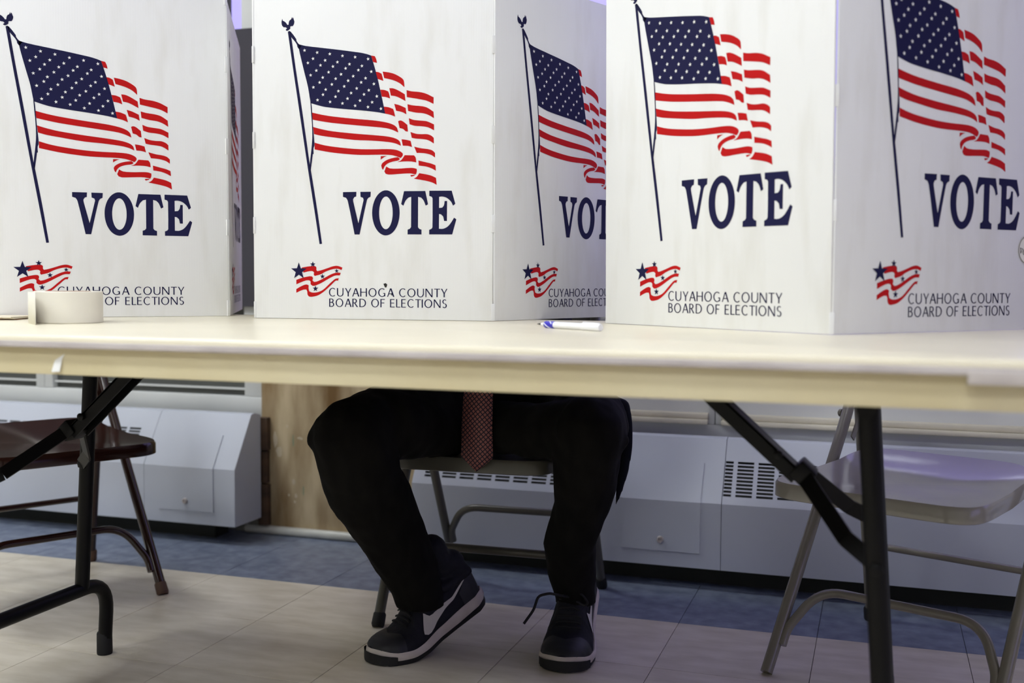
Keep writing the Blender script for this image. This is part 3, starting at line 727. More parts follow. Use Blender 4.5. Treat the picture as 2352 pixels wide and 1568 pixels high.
# middle booth
b2 = empty('voting_booth', (0, 0, 0)); tag(b2, 'white cardboard voting booth in the middle, in front of the seated man', 'voting booth', 'voting booths on the table')
a2 = (-1.221, 1.964); y2 = 6.53
p2 = panel(b2, a2, y2, .3); e2 = end(a2, y2)
panel(b2, e2, 65.67); hinges(b2, e2, y2, 65.67)
wl = wing_from_end(a2, -88); panel(b2, wl, -88); hinges(b2, a2, -88, y2)
b = MB(); b.keep = True; b.flat([pl(ART['smudge'])], on(.0006)); b.flat([[(.2965, .0535), (.2985, .0525), (.299, .048), (.297, .049)]], on(.0006)); b.build('ink_smudge', M['smudge'], p2, smooth=0)
# right booth
b3 = empty('voting_booth', (0, 0, 0)); tag(b3, 'white cardboard voting booth at the right end of the table, with a round sticker', 'voting booth', 'voting booths on the table')
a3 = (-.493, 2.020); y3 = -33.06
panel(b3, a3, y3, -.6); e3 = end(a3, y3)
p5 = panel(b3, e3, 47.29); hinges(b3, e3, y3, 47.29)
wl = wing_from_end(a3, -112); panel(b3, wl, -112); hinges(b3, a3, -112, y3)
# round sticker on the right wing
sx, sz, sr = .4555, .137, .0255
b = MB(); b.keep = True
tilt = math.radians(-14)
def st(x, y, off=.0008): return (sx + sr * (x * math.cos(tilt) - y * math.sin(tilt)), -off, sz + sr * (x * math.sin(tilt) + y * math.cos(tilt)))
b.flat([ell(0, 0, 1, 1, 40)], lambda x, y: st(x, y, .0006), 0)
b.flat([ell(0, 0, .97, .97, 40), ell(0, 0, .92, .92, 40)], st, 1)
for lp in ([(-.16, .70), (.16, .70), (.16, .58), (.07, .58), (.07, .20), (.16, .20), (.16, .08), (-.16, .08), (-.16, .20), (-.07, .20), (-.07, .58), (-.16, .58)],): b.flat([lp], st, 1)
vx = [x for q in ART['vote'] for x, y in q]; v0, v1 = min(vx), max(vx); h0 = 1751
vy = [y for q in ART['vote'] for x, y in q]; h0, h1 = min(vy), max(vy)
fv = lambda x, y: (-.84 + (x - v0) / (v1 - v0) * 1.30, -.42 + (y - h0) / (h1 - h0) * .36)
for q in ART['vote']: b.flat([[fv(*p_) for p_ in q]], st, 1)
b.flat([[fv(*p_) for p_ in q] for q in ART['O']], st, 1)
b.flat([bx(.51, -.42, .58, -.06)], st, 1); b.flat([arc(.60, -.24, .22, .18, -90, 90, .08, .06)], st, 1); b.flat([bx(.49, -.12, .62, -.06)], st, 1); b.flat([bx(.49, -.42, .62, -.36)], st, 1)
b.build('round_sticker', [M['sticker'], M['smudge']], p5, smooth=0)
for src in list(PRINT.values()) + [base_panel]: bpy.data.objects.remove(src)

# ================================================================ folding chairs
def seat_mesh(zt, y0, y1, wf, wr):
    """pressed steel seat: rounded outline, dished, turned-down rim"""
    n = 56; b = MB(); yc = (y0 + y1) / 2; hb = (y1 - y0) / 2
    def outline(t, s):
        c, sn = math.cos(t), math.sin(t); e = 2 / 7.0
        yy = abs(sn) ** e * math.copysign(1, sn); xx = abs(c) ** e * math.copysign(1, c)
        y = yc + hb * yy * s; w = wf + (wr - wf) * (y - y0) / (y1 - y0)
        return w / 2 * xx * s, y
    def dish(x, y, s):
        q = (y - yc) / hb
        return -.010 * (1 - s * s) + .036 * max(0, q - .12) ** 2 - .010 * max(0, -q - .45) ** 2
    S_ = [.001, .25, .5, .7, .85, .94, .985]
    rings = []
    for s in S_: rings.append([(*outline(2 * math.pi * i / n, s), zt + dish(*outline(2 * math.pi * i / n, s), s)) for i in range(n)])
    for s, dz in ((1.0, -.006), (1.0, -.030), (.985, -.032), (.975, -.028), (.97, -.006)):
        rings.append([(*outline(2 * math.pi * i / n, s), zt + dish(*outline(2 * math.pi * i / n, 1), 1) + dz) for i in range(n)])
    rings.append([(*outline(2 * math.pi * i / n, .5), zt - .014) for i in range(n)])
    vs_ = [p for r in rings for p in r]
    fs = [(k * n + j, k * n + (j + 1) % n, (k + 1) * n + (j + 1) % n, (k + 1) * n + j) for k in range(len(rings) - 1) for j in range(n)]
    fs.append(tuple(range(n - 1, -1, -1))); fs.append(tuple((len(rings) - 1) * n + j for j in range(n)))
    return b.add(vs_, fs)
def chair(label, mid, ang, mt, mseat, mcap, sl, rl, ptz, wid=.45, rear=.496, arch='front', seat_z=.425, seat_y=(-.055, .345), capped=('rear',), inset=.005):
    t = empty('folding_chair', (mid[0], mid[1], 0), ang); tag(t, label, 'chair', 'metal folding chairs behind the table')
    hw = wid / 2; hr = hw - inset; R_ = .0125
    f = lambda z: sl * z                       # front tube: how far back at height z
    r_ = lambda z: rear - rl * z
    legs = []
    for s in (-1, 1):
        path = soften([(s * hw, f(0), .004), (s * hw, f(ptz), ptz), (s * (hw - .01), f(ptz) + (.76 - ptz) * .33, .76)], .10, 6)
        l = MB().tube(path, R_, 16).build('leg', mt, t); legs.append(('front', s, l))
        path = [(s * hr, r_(0), .004), (s * hr, r_(ptz + .02), ptz + .02)]
        l2 = MB().tube(path, R_ * .92, 16).build('leg', mt, t); legs.append(('rear', s, l2))
        MB().lathe([(.009, 0), (.009, .006), (.005, .009), (0, .009)], 10, (s * (hw + R_), f(ptz - .03), ptz - .03), (s, 0, 0)).build('rivet', mt, l)
        # side link between the seat and the back tube
        MB().obox((s * (hw - .017), f(.47) + .02, .455), (s * (hw - .017), f(ptz) + .06, ptz + .03), .003, .018).build('side_link', mt, t, smooth=0)
    for which, s, l in legs:
        if which in capped:
            x = s * (hw if which == 'front' else hr); y = 0 if which == 'front' else r_(0)
            d = Vector((0, sl, 1)).normalized() if which == 'front' else Vector((0, -rl, 1)).normalized()
            MB().lathe([(.013, 0), (.0155, .006), (.0150, .030), (.0128, .034)], 16, (x, y, 0.0), d).build('foot_cap', mcap, l)
    # cross bars: one arched tube, one straight
    def arched(w, fn, z0, z1, nm='stretcher'):
        p = soften([(-w, fn(z0 - .03), z0 - .03), (-w, fn(z0), z0), (-w + .045, fn(z1), z1), (w - .045, fn(z1), z1), (w, fn(z0), z0), (w, fn(z0 - .03), z0 - .03)], .06, 8)
        MB().tube(p, .0095, 14).build(nm, mt, t)
    if arch == 'front':
        arched(hw - .014, f, .085, .165); MB().tube([(-hr, r_(.19), .19), (hr, r_(.19), .19)], .008, 12).build('stretcher', mt, t)
    else:
        arched(hr - .014, r_, .14, .215); MB().tube([(-hw, f(.178), .178), (hw, f(.178), .178)], .010, 12).build('stretcher', mt, t)
    st_ = seat_mesh(seat_z, seat_y[0], seat_y[1], .425, .385).build('seat', mseat, t, smooth=50)
    # back panel: a curved plate between the tubes
    b = MB(); n = 12
    zs = (.585, .60, .69, .745, .755)
    for zz in zs:
        for i in range(n + 1):
            q = i / n * 2 - 1; y = f(ptz) + (zz - ptz) * .33 + .030 * (1 - q * q)
            b.v.append((q * (hw - .004), y, zz))
    for k in range(len(zs) - 1):
        for i in range(n): b.f.append((k * (n + 1) + i, k * (n + 1) + i + 1, (k + 1) * (n + 1) + i + 1, (k + 1) * (n + 1) + i)); b.m.append(0)
    o = b.build('backrest', mseat, t, smooth=50); md = o.modifiers.new('solid', 'SOLIDIFY'); md.thickness = .004
    return t
def place(Fp, bdir, side, wid=.45):
    """midpoint between the front feet, from one front foot and the chair's backward direction"""
    l = Vector((bdir[1], -bdir[0])); return (Fp[0] + side * l.x * wid / 2, Fp[1] + side * l.y * wid / 2), math.atan2(-bdir[0], bdir[1])
m_, a_ = place(atz(1760, 1548, 0), (.397, .918), 1)
chair('grey steel folding chair with a glossy seat at the right, standing empty', m_, a_, M['grey_chair'], M['seat_grey'], M['rubber'], .694, .175, .54, seat_z=.415)
m_, a_ = place(atz(375, 1365, 0), (-.877, .48), -1)
chair('dark brown steel folding chair at the left, standing empty', m_, a_, M['brown_chair'], M['brown_chair'], M['brown_cap'], .688, .17, .54, rear=.455, capped=('front', 'rear'), seat_z=.405)
chair('grey steel folding chair the man sits on', (-.868, 2.285), math.radians(1.7), M['dark_chair'], M['dark_chair'], M['rubber'], .516, .52, .44, rear=.48, arch='rear', inset=.02, capped=('front', 'rear'), seat_z=.424, seat_y=(-.075, .31))

# ================================================================ seated person
_ico = bmesh.new(); bmesh.ops.create_icosphere(_ico, subdivisions=2, radius=1.0)
_ico.verts.ensure_lookup_table()
ICO_V = np.array([v.co[:] for v in _ico.verts]); ICO_F = [tuple(v.index for v in f.verts) for f in _ico.faces]; _ico.free()
def blob(name, chains, voxel, material, parent=None, smooth=6, cut=None, noise=0.0):
    """one skin round chains of swelling balls (x, y, z, r) or (x, y, z, rx, ry, rz)"""
    vs_ = []; fs = []
    def ball(c, r):
        o = len(vs_); vs_.extend((ICO_V * r + c).tolist()); fs.extend(tuple(i + o for i in f) for f in ICO_F)
    for ch in chains:
        C = [np.array(q[:3], float) for q in ch]; Rr = [np.array([q[3]] * 3 if len(q) == 4 else q[3:6], float) for q in ch]
        if len(C) == 1: ball(C[0], Rr[0]); continue
        for i in range(len(C) - 1):
            L_ = np.linalg.norm(C[i + 1] - C[i]); n = max(1, int(math.ceil(L_ / (min(Rr[i].min(), Rr[i + 1].min()) * .35))))
            for k in range(n + (i == len(C) - 2)):
                t = k / n; ball(C[i] * (1 - t) + C[i + 1] * t, Rr[i] * (1 - t) + Rr[i + 1] * t)
    me = bpy.data.meshes.new(name); me.from_pydata(vs_, [], fs)
    o = bpy.data.objects.new(name, me); COL.objects.link(o)
    r = o.modifiers.new('r', 'REMESH'); r.mode = 'VOXEL'; r.voxel_size = voxel
    s = o.modifiers.new('s', 'SMOOTH'); s.factor = .5; s.iterations = smooth
    dg_ = bpy.context.evaluated_depsgraph_get()
    m2 = bpy.data.meshes.new_from_object(o.evaluated_get(dg_)); m2.name = name
    bpy.data.objects.remove(o); bpy.data.meshes.remove(me)
    if cut or noise:
        bm = bmesh.new(); bm.from_mesh(m2)
        if noise:
            from mathutils import noise as nz
            for v in bm.verts:
                p = v.co; d = nz.noise(Vector((p.x * 13, p.y * 13, p.z * 6))) + .5 * nz.noise(Vector((p.x * 30 + 5, p.y * 30, p.z * 22)))
                v.co = p + v.normal * (noise * d)
        for pc, pn in (cut or []):
            bmesh.ops.bisect_plane(bm, geom=bm.verts[:] + bm.edges[:] + bm.faces[:], plane_co=pc, plane_no=pn, clear_outer=True)
            ed = [e for e in bm.edges if e.is_boundary]
            bmesh.ops.holes_fill(bm, edges=ed)
        bm.to_mesh(m2); bm.free()
    m2.materials.clear(); m2.materials.append(material)
    m2.polygons.foreach_set('use_smooth', [True] * len(m2.polygons))
    return link(bpy.data.objects.new(name, m2), parent)
def D(x, y, d, rpx): p = atd(x, y, d); return (p[0], p[1], p[2], rpx * d / FPX)

# legs as seen under the table: (pixel of the limb's middle, distance, half width in pixels)
def shin(tab, d0, d1):
    n = len(tab) - 1; return [D(x, y, d0 + (d1 - d0) * k / n, r) for k, (x, y, r) in enumerate(tab)]
SH_L = shin([(806, 1003, 92), (826, 1070, 96), (836, 1110, 93), (862, 1155, 90), (888, 1205, 82), (914, 1255, 75), (938, 1305, 68), (956, 1355, 61), (970, 1400, 56), (978, 1440, 54)], 2.20, 2.41)
SH_R = shin([(1352, 1000, 86), (1350, 1050, 80), (1346, 1100, 77), (1338, 1150, 67), (1324, 1200, 61), (1312, 1250, 63), (1315, 1300, 61), (1318, 1345, 54), (1322, 1390, 50), (1322, 1430, 48)], 2.23, 2.43)
CU = -.845; PEL = (CU, 2.50, .535)            # where he sits
hipL = (CU - .10, 2.50, .530); hipR = (CU + .10, 2.50, .530)
th_L = [SH_L[0], (-.985, 2.13, .507, .088), (-.955, 2.32, .512, .092), (*hipL, .100)]
th_R = [SH_R[0], (-.570, 2.24, .503, .084), (-.66, 2.38, .512, .090), (*hipR, .100)]
body_mat = M['skin']
head = (CU, 2.345, 1.245)
def hand(w, s):
    """palm and five curled fingers lying on the table; w wrist, s = +1 for his left"""
    x, y, z = w; ch = [[(x, y, z, .026), (x - s * .012, y - .035, z - .012, .036, .030, .015), (x - s * .018, y - .07, z - .018, .038, .026, .013)]]
    for i, (L_, dx) in enumerate(((.072, -.028), (.082, -.010), (.077, .009), (.060, .027))):
        bx_ = x - s * .018 + dx; by = y - .085
        ch.append([(bx_, by, z - .016, .0095), (bx_ - s * .004, by - L_ * .45, z - .010, .0088), (bx_ - s * .006, by - L_ * .72, z - .022, .0080), (bx_ - s * .006, by - L_ * .9, z - .032, .0072)])
    tx = x - s * .048
    ch.append([(x - s * .03, y - .025, z - .012, .014), (tx, y - .055, z - .016, .011), (tx - s * .012, y - .085, z - .024, .0095), (tx - s * .010, y - .105, z - .028, .008)])
    return ch
HZ = HT + .040
wrR = (CU - .10, 2.215, HZ); wrL = (CU + .10, 2.225, HZ)
elR = (CU - .21, 2.42, .80); elL = (CU + .21, 2.43, .80); shR = (CU - .19, 2.46, 1.04); shL = (CU + .19, 2.46, 1.04)
chains = [
    [(*PEL, .13, .10, .09), (CU, 2.48, .66, .125, .09, .09), (CU, 2.46, .84, .14, .09, .10), (CU, 2.44, .98, .15, .085, .08), (CU, 2.415, 1.07, .07, .06, .05)],
    [(CU, 2.41, 1.07, .055), (CU, 2.375, 1.15, .050)],
    [(head[0], head[1] + .012, head[2] + .02, .074, .092, .098)], [(head[0], head[1] - .03, head[2] - .055, .055, .055, .05)],
    [(head[0], head[1] - .088, head[2] + .012, .012, .012, .020), (head[0], head[1] - .100, head[2] - .012, .015, .014, .011)],
    [(head[0] - .022, head[1] - .080, head[2] - .052, .010, .008, .006), (head[0] + .022, head[1] - .080, head[2] - .052, .010, .008, .006)],
    [(head[0] - .012, head[1] - .078, head[2] - .085, .018, .014, .014), (head[0] + .012, head[1] - .078, head[2] - .085, .018, .014, .014)],
    [(head[0] - .052, head[1] - .070, head[2] + .042, .016, .012, .007), (head[0] + .052, head[1] - .070, head[2] + .042, .016, .012, .007)],
    [(head[0] - .076, head[1] + .012, head[2] - .002, .009, .018, .030)], [(head[0] + .076, head[1] + .012, head[2] - .002, .009, .018, .030)],
    [(*shR, .055), (*elR, .042), (*wrR, .028)], [(*shL, .055), (*elL, .042), (*wrL, .028)],
    [(*hipL, .085), (*th_L[2][:3], .070), (*SH_L[0][:3], .055), (*SH_L[4][:3], .045), (*SH_L[-2][:3], .034), (-.885, 2.245, .115, .032), (-.90, 2.215, .085, .03)],
    [(*hipR, .085), (*th_R[2][:3], .070), (*SH_R[0][:3], .055), (*SH_R[4][:3], .045), (*SH_R[-2][:3], .032), (-.645, 2.36, .08, .032), (-.635, 2.32, .055, .028)],
] + hand(wrR, -1) + hand(wrL, 1)
person = blob('person', chains, .0055, body_mat, None, 4)
tag(person, 'seated man in black trousers, checked tie and black sneakers behind the middle booth', 'person')
for s in (-1, 1):
    e = MB().lathe([(0, .011), (.006, .0093), (.0095, .0055), (.011, 0), (.0095, -.0055), (0, -.011)], 16, (head[0] + s * .031, head[1] - .074, head[2] + .018), (0, -1, 0))
    e.build('eye', M['white_ink'], person)
    MB().lathe([(0, .0012), (.0048, .0006), (.0052, 0)], 14, (head[0] + s * .031, head[1] - .0852, head[2] + .017), (0, -1, 0)).build('iris', M['hair'], person)
blob('hair', [[(head[0], head[1] + .030, head[2] + .045, .081, .088, .082)], [(head[0], head[1] + .055, head[2] - .01, .075, .05, .06)], [(head[0] - .03, head[1] - .035, head[2] + .090, .038, .030, .024), (head[0] + .03, head[1] - .035, head[2] + .090, .038, .030, .024)]], .006, M['hair'], person, 3)
MB().tube([(head[0] - .022, head[1] - .092, head[2] - .052), (head[0], head[1] - .0965, head[2] - .0535), (head[0] + .022, head[1] - .092, head[2] - .052)], .0035, 8).build('mouth', M['brown_cap'], person)

KNEE = [D(724, 1012, 2.20, 19), D(745, 1000, 2.20, 34)]
tro = [SH_L, SH_R, th_L, th_R, [(*hipL, .105), (*hipR, .105)], [(*PEL[:2], .56, .165, .12, .09)], KNEE, [D(1436, 1012, 2.24, 14), D(1415, 1015, 2.24, 26)],
       [(CU, 2.49, .52, .15, .11, .085), (CU, 2.36, .495, .06, .06, .065)], [D(1030, 985, 2.46, 66), D(985, 985, 2.40, 66), D(905, 975, 2.28, 80)], [D(1150, 985, 2.40, 62), D(1235, 988, 2.35, 66), D(1330, 990, 2.27, 80)]]
blob('trousers', tro, .0075, M['trousers'], person, 5, cut=[((0, 0, .105), (0, 0, -1))], noise=.007)
for q_ in (SH_L, SH_R): blob('sock', [[(*q_[-3][:3], .041), (*q_[-1][:3], .040)]], .006, M['lace'], person, 2)
jk = [
    [(CU, 2.50, .60, .165, .115, .05), (CU, 2.49, .72, .160, .115, .09), (CU, 2.47, .86, .175, .110, .10), (CU, 2.45, 1.00, .185, .100, .08), (CU, 2.43, 1.06, .11, .075, .045)],
    [(CU - .05, 2.445, 1.075, .055), (*shR, .080)], [(CU + .05, 2.445, 1.075, .055), (*shL, .080)],
    [(*shR, .078), (elR[0], elR[1], elR[2], .058), (wrR[0] - .004, wrR[1] + .03, wrR[2] + .012, .044)],
    [(*shL, .078), (elL[0], elL[1], elL[2], .058), (wrL[0] + .004, wrL[1] + .03, wrL[2] + .012, .044)],
]
# the jacket's tail hangs beside his left thigh
tail = [[D(1428, 935, 2.34, 24), D(1438, 975, 2.34, 20), D(1438, 1030, 2.34, 17), D(1432, 1080, 2.34, 17), D(1424, 1115, 2.34, 13), D(1414, 1160, 2.34, 6)],
        [D(1400, 930, 2.40, 26), D(1415, 1000, 2.40, 24), D(1412, 1080, 2.40, 18)], [(CU + .15, 2.50, .62, .05), D(1400, 930, 2.40, 26), D(1428, 935, 2.34, 24)]]
blob('jacket', jk + tail, .0075, M['jacket'], person, 4, noise=.004)
# shirt collar and tie
MB().lathe([(.070, 0), (.063, .02), (.058, .045), (.060, .048), (.066, .02)], 24, (CU, 2.405, 1.075), (0, -.25, 1)).build('shirt_collar', M['shirt'], person)
tw = lambda z: .0365 - .016 * max(0, (z - .43) / .62)
b = MB(); path = []
tipp = atv(1095, 1083, 2.19); ux = tipp[0]
for z, y in ((1.08, 2.345), (1.03, 2.322), (.95, 2.318), (.85, 2.315), (.75, 2.315), (.68, 2.28), (.62, 2.225), (.56, 2.196), (.50, 2.19), (.428, 2.19)): path.append((z, y))
vs_ = []; n = len(path)
for z, y in path:
    x = CU + (ux - CU) * min(1, max(0, (1.08 - z) / .35)); w = tw(z) * (.55 if z > 1.05 else 1)
    vs_ += [(x - w, y, z), (x, y - .004, z), (x + w, y, z)]
vs_.append((ux, 2.188, tipp[2]))
fs = [(i * 3 + j, i * 3 + j + 1, i * 3 + j + 4, i * 3 + j + 3) for i in range(n - 1) for j in (0, 1)] + [((n - 1) * 3, (n - 1) * 3 + 1, n * 3), ((n - 1) * 3 + 1, (n - 1) * 3 + 2, n * 3)]
b.add(vs_, fs); o = b.build('necktie', M['tie'], person, smooth=50); md = o.modifiers.new('solid', 'SOLIDIFY'); md.thickness = .003; md.offset = 1

# shoes
SL = .302
def ip(x, tab):
    for (a, va), (c, vc) in zip(tab[:-1], tab[1:]):
        if x <= c:
            t = (x - a) / (c - a) if c > a else 0; t = max(0, min(1, t)); t = t * t * (3 - 2 * t) * .5 + t * .5
            return va + (vc - va) * t
    return tab[-1][1]
HW = [(0, .012), (.03, .026), (.10, .034), (.3, .035), (.45, .037), (.62, .046), (.74, .0495), (.85, .0465), (.92, .039), (.96, .029), (.985, .017), (1, .004)]
TOP = [(0, .090), (.04, .100), (.16, .098), (.26, .092), (.36, .108), (.44, .112), (.55, .090), (.66, .070), (.78, .056), (.88, .050), (.95, .042), (1, .030)]
SOLE = [(0, .036), (.2, .034), (.45, .028), (.7, .024), (.88, .024), (1, .030)]
def shoe(toe, heel_dir, bend=0.0, lace_end=None, side=1, toe_lift=.0):
    """sneaker from heel (s = 0) to toe (s = 1); the heel may be raised, bending at the ball"""
    root = empty('shoe'); root.parent = person
    fx = Vector((-heel_dir[0], -heel_dir[1], 0)).normalized(); sd = Vector((-fx.y, fx.x, 0)); T0 = Vector((toe[0], toe[1], 0))
    xb = .70 * SL; half = .035
    def W(x, y, z):                            # shoe frame -> world; the sole follows an arc at the ball
        y *= 1.12; z *= 1.10
        t = xb + half - x
        if bend and t > 0:
            ph = bend * min(1, t / (2 * half)); rho = 2 * half / bend; e = max(0, t - 2 * half)
            x = xb + half - rho * math.sin(ph) - e * math.cos(ph) + z * math.sin(ph)
            z = rho * (1 - math.cos(ph)) + e * math.sin(ph) + z * math.cos(ph)
        return T0 + fx * (x - SL) + sd * y + Vector((0, 0, z))
    NS, NT = 44, 22
    def up(s, t, off=0.0):                     # point of the upper: s along, t 0..1 over the top from side to side
        w = ip(s, HW) + off; h0 = ip(s, SOLE) - .004; h1 = ip(s, TOP) + off
        a = math.pi * t; c, sn = math.cos(a), math.sin(a)
        squash = .62 if s < .5 else .8
        y = w * math.copysign(abs(c) ** squash, c) * (1 - .18 * sn * (1 if s < .6 else .3)); z = h0 + (h1 - h0) * abs(sn) ** .75
        x = s * SL
        if s < .05: x += .012 * (z - h0) * (1 - s / .05) * 3
        return (x, y, z)
    b = MB(); vs_ = [W(*up(i / NS, j / NT)) for i in range(NS + 1) for j in range(NT + 1)]
    fs = [(i * (NT + 1) + j, i * (NT + 1) + j + 1, (i + 1) * (NT + 1) + j + 1, (i + 1) * (NT + 1) + j) for i in range(NS) for j in range(NT)]
    fs.append(tuple(range(NT, -1, -1))); fs.append(tuple(NS * (NT + 1) + j for j in range(NT + 1)))
    upper = b.add(vs_, fs).build('upper', M['shoe'], root, smooth=60)
    def overlay(nm, s0, s1, t0, t1, m, off=.0015):
        b = MB(); a, c = 14, 14
        g = [[None] * (c + 1) for _ in range(a + 1)]
        for i in range(a + 1):
            for j in range(c + 1): b.v.append(tuple(W(*up(s0 + (s1 - s0) * i / a, t0(i / a) + (t1(i / a) - t0(i / a)) * j / c, off))))
        for i in range(a):
            for j in range(c): b.f.append((i * (c + 1) + j, i * (c + 1) + j + 1, (i + 1) * (c + 1) + j + 1, (i + 1) * (c + 1) + j)); b.m.append(0)
        return b.build(nm, m, upper, smooth=60)
    overlay('toe_cap', .80, .995, lambda q: .0, lambda q: .34 + .66 * q ** 1.2 if q < .999 else 1, M['shoe_dark'])
    overlay('toe_cap', .80, .995, lambda q: 1 - (.34 + .66 * q ** 1.2) if q < .999 else 0, lambda q: 1.0, M['shoe_dark'], .0014)
    overlay('heel_counter', .005, .20, lambda q: .0, lambda q: .30 - .18 * q, M['shoe_dark']); overlay('heel_counter', .005, .20, lambda q: .70 + .18 * q, lambda q: 1.0, M['shoe_dark'])
    # curved check mark on both flanks: outline in (s, height share)
    LO = [(.08, .74), (.16, .60), (.24, .48), (.33, .36), (.42, .25), (.49, .16), (.53, .14), (.56, .17), (.585, .27)]
    HI = [(.08, .75), (.16, .655), (.24, .57), (.32, .49), (.40, .43), (.455, .42), (.485, .47), (.505, .58), (.515, .68), (.545, .56), (.575, .40), (.585, .30)]
    def lerp(x, tab):
        for (a, va), (c, vc) in zip(tab[:-1], tab[1:]):
            if x <= c: return va + (vc - va) * (x - a) / (c - a)
        return tab[-1][1]
    tt = lambda h: math.asin(min(.98, h ** 1.333)) / math.pi
    for fl in (False, True):
        b = MB(); b.keep = True; n_ = 60; r_n = 6
        for i in range(n_ + 1):
            s = .08 + .505 * i / n_
            for k in range(r_n + 1):
                h = lerp(s, LO) + (lerp(s, HI) - lerp(s, LO)) * k / r_n
                b.v.append(tuple(W(*up(s, 1 - tt(h) if fl else tt(h), .0014))))
        for i in range(n_):
            for k in range(r_n): b.f.append((i * (r_n + 1) + k, i * (r_n + 1) + k + 1, (i + 1) * (r_n + 1) + k + 1, (i + 1) * (r_n + 1) + k)); b.m.append(0)
        b.build('check_mark', M['swoosh'], upper, smooth=60)
    # midsole, outsole
    def ring(z, off, zf=None):
        pts = []
        for sgn in (1, -1):
            rr = [i / 40 for i in range(41)]; rr = rr if sgn > 0 else rr[::-1]
            for s in rr: pts.append((s * SL + (off if s == 1 else -off if s == 0 else 0), sgn * (ip(s, HW) + off), z(s)))
        return pts
    def shell(zs, nm, m, par):
        b = MB(); rings = [ring(z, o_) for z, o_ in zs]; n = len(rings[0])
        vs_ = [W(*p) for r in rings for p in r]
        fs = [(k * n + j, k * n + (j + 1) % n, (k + 1) * n + (j + 1) % n, (k + 1) * n + j) for k in range(len(rings) - 1) for j in range(n)]
        for k in (0, len(rings) - 1):
            for j in range(40): fs.append((k * n + j, k * n + j + 1, k * n + n - 2 - j, k * n + n - 1 - j))
        return b.add(vs_, fs).build(nm, m, par, smooth=50)
    mid_lo = lambda s: .010 if s > .3 else .010 + .006 * (1 - s / .3)
    ms = shell([(mid_lo, .003), (lambda s: mid_lo(s) + .003, .005), (lambda s: ip(s, SOLE) - .004, .0045), (lambda s: ip(s, SOLE) + .001, .002), (lambda s: ip(s, SOLE) - .002, -.004)], 'midsole', M['midsole'], root)
    os_ = shell([(lambda s: 0.0 + (.004 * max(0, (s - .92) / .08)), 0.0), (lambda s: .004, .003), (lambda s: mid_lo(s) + .001, .0032), (lambda s: mid_lo(s) + .001, -.006)], 'outsole', M['rubber'], root)
    # rubber bumper wrapped round the toe
    b = MB(); zz = (.003, .009, .019, .024)
    rim = [(s_ / 100, 1) for s_ in (88, 90, 92, 94, 96, 97, 98, 99, 100)]; rim = rim + [(a, -1) for a, _ in rim[::-1]]; n = len(rim) - 1
    for z in zz:
        for s_, sg in rim: b.v.append(tuple(W(s_ * SL + .0065 * max(0, (s_ - .88) / .12), sg * (ip(s_, HW) + .0055 * (1 - .5 * max(0, (s_ - .97) / .03))), z + .012 * (1 - (s_ - .88) / .12) * (z > .015) * -.5)))
    for k in range(3):
        for i in range(n): b.f.append((k * (n + 1) + i, k * (n + 1) + i + 1, (k + 1) * (n + 1) + i + 1, (k + 1) * (n + 1) + i)); b.m.append(0)
    b.build('toe_bumper', M['rubber'], root, smooth=60)
    # tongue, collar, laces
    coll = blob('collar', [[tuple(W(.05 * SL + .006, 0, .088)) + (.018,), tuple(W(.06 * SL, .024, .088)) + (.012,), tuple(W(.28 * SL, .028, .088)) + (.012,), tuple(W(.42 * SL, .02, .108)) + (.012,), tuple(W(.46 * SL, 0, .122)) + (.013,), tuple(W(.42 * SL, -.02, .108)) + (.012,), tuple(W(.28 * SL, -.028, .088)) + (.012,), tuple(W(.06 * SL, -.024, .088)) + (.012,)],
                           [tuple(W(.12 * SL, 0, .11)) + (.034,), tuple(W(.22 * SL, 0, .125)) + (.036,), tuple(W(.22 * SL, 0, .16)) + (.036,)]], .005, M['shoe'], root, 3)
    for k in range(5):
        s = .50 + k * .055
        pts = [W(*up(s + .004 * math.sin(j * 1.3 + k), .36 + .28 * j / 8, .004)) for j in range(9)]
        MB().tube(pts, .0028, 8, flat=.7).build('lace', M['lace'], root)
    bow = [W(*up(.49, .5, .004)), W(.50 * SL, .022, .118), W(.52 * SL, .036, .098), W(.53 * SL, .028, .092), W(*up(.50, .5, .006))]
    MB().tube(soften(bow, .012, 5), .0026, 8).build('lace', M['lace'], root)
    if lace_end is not None:
        MB().tube(soften([W(*up(.50, .5, .005)), *lace_end], .01, 5), .0028, 8).build('lace', M['lace'], root)
    return root
tL = atz(850, 1522, 0); hL = Vector((.150, .215))
shoe(tL, hL, bend=math.radians(24))
tR = atz(1290, 1545, 0)
l1, l2, l3 = atd(1236, 1368, 2.27), atd(1226, 1400, 2.25), atd(1203, 1432, 2.24)
shoe(tR, (-.030, .276), math.radians(24), lace_end=[tuple(atd(1262, 1362, 2.26)), tuple(l1), tuple(l2), tuple(l3)])

# ================================================================ small things on the table
# roll of tape with its end peeled back
fr = atz(158, 743.5, HT); dv = Vector((fr[0], fr[1], 0)).normalized(); tr = .0595; th_ = .0575
tc = Vector((fr[0], fr[1], HT)) + dv * tr
t = empty('tape_roll', tc); tag(t, 'roll of cream packing tape lying flat at the left of the table', 'tape roll')
ri = .0395
MB().lathe([(ri, .0004), (tr - .0015, .0), (tr, .0015), (tr, th_ - .0015), (tr - .0015, th_), (ri, th_ - .0004), (ri, .0004)], 72).build('tape', M['tape'], t, smooth=30)
MB().lathe([(ri - .003, .0002), (ri, .0), (ri, th_), (ri - .003, th_ - .0002), (ri - .003, .0002)], 48).build('card_core', M['card'], t, smooth=30)
pa, pb, pc = (Vector(tuple(atz(x, y, HT))) - tc for x, y in ((92, 738), (63.5, 741.5), (81.5, 746)))
b = MB(); pth = soften([pa, (pa + pb) * .5 + Vector((0, 0, 0)), pb, pc], .012, 6)
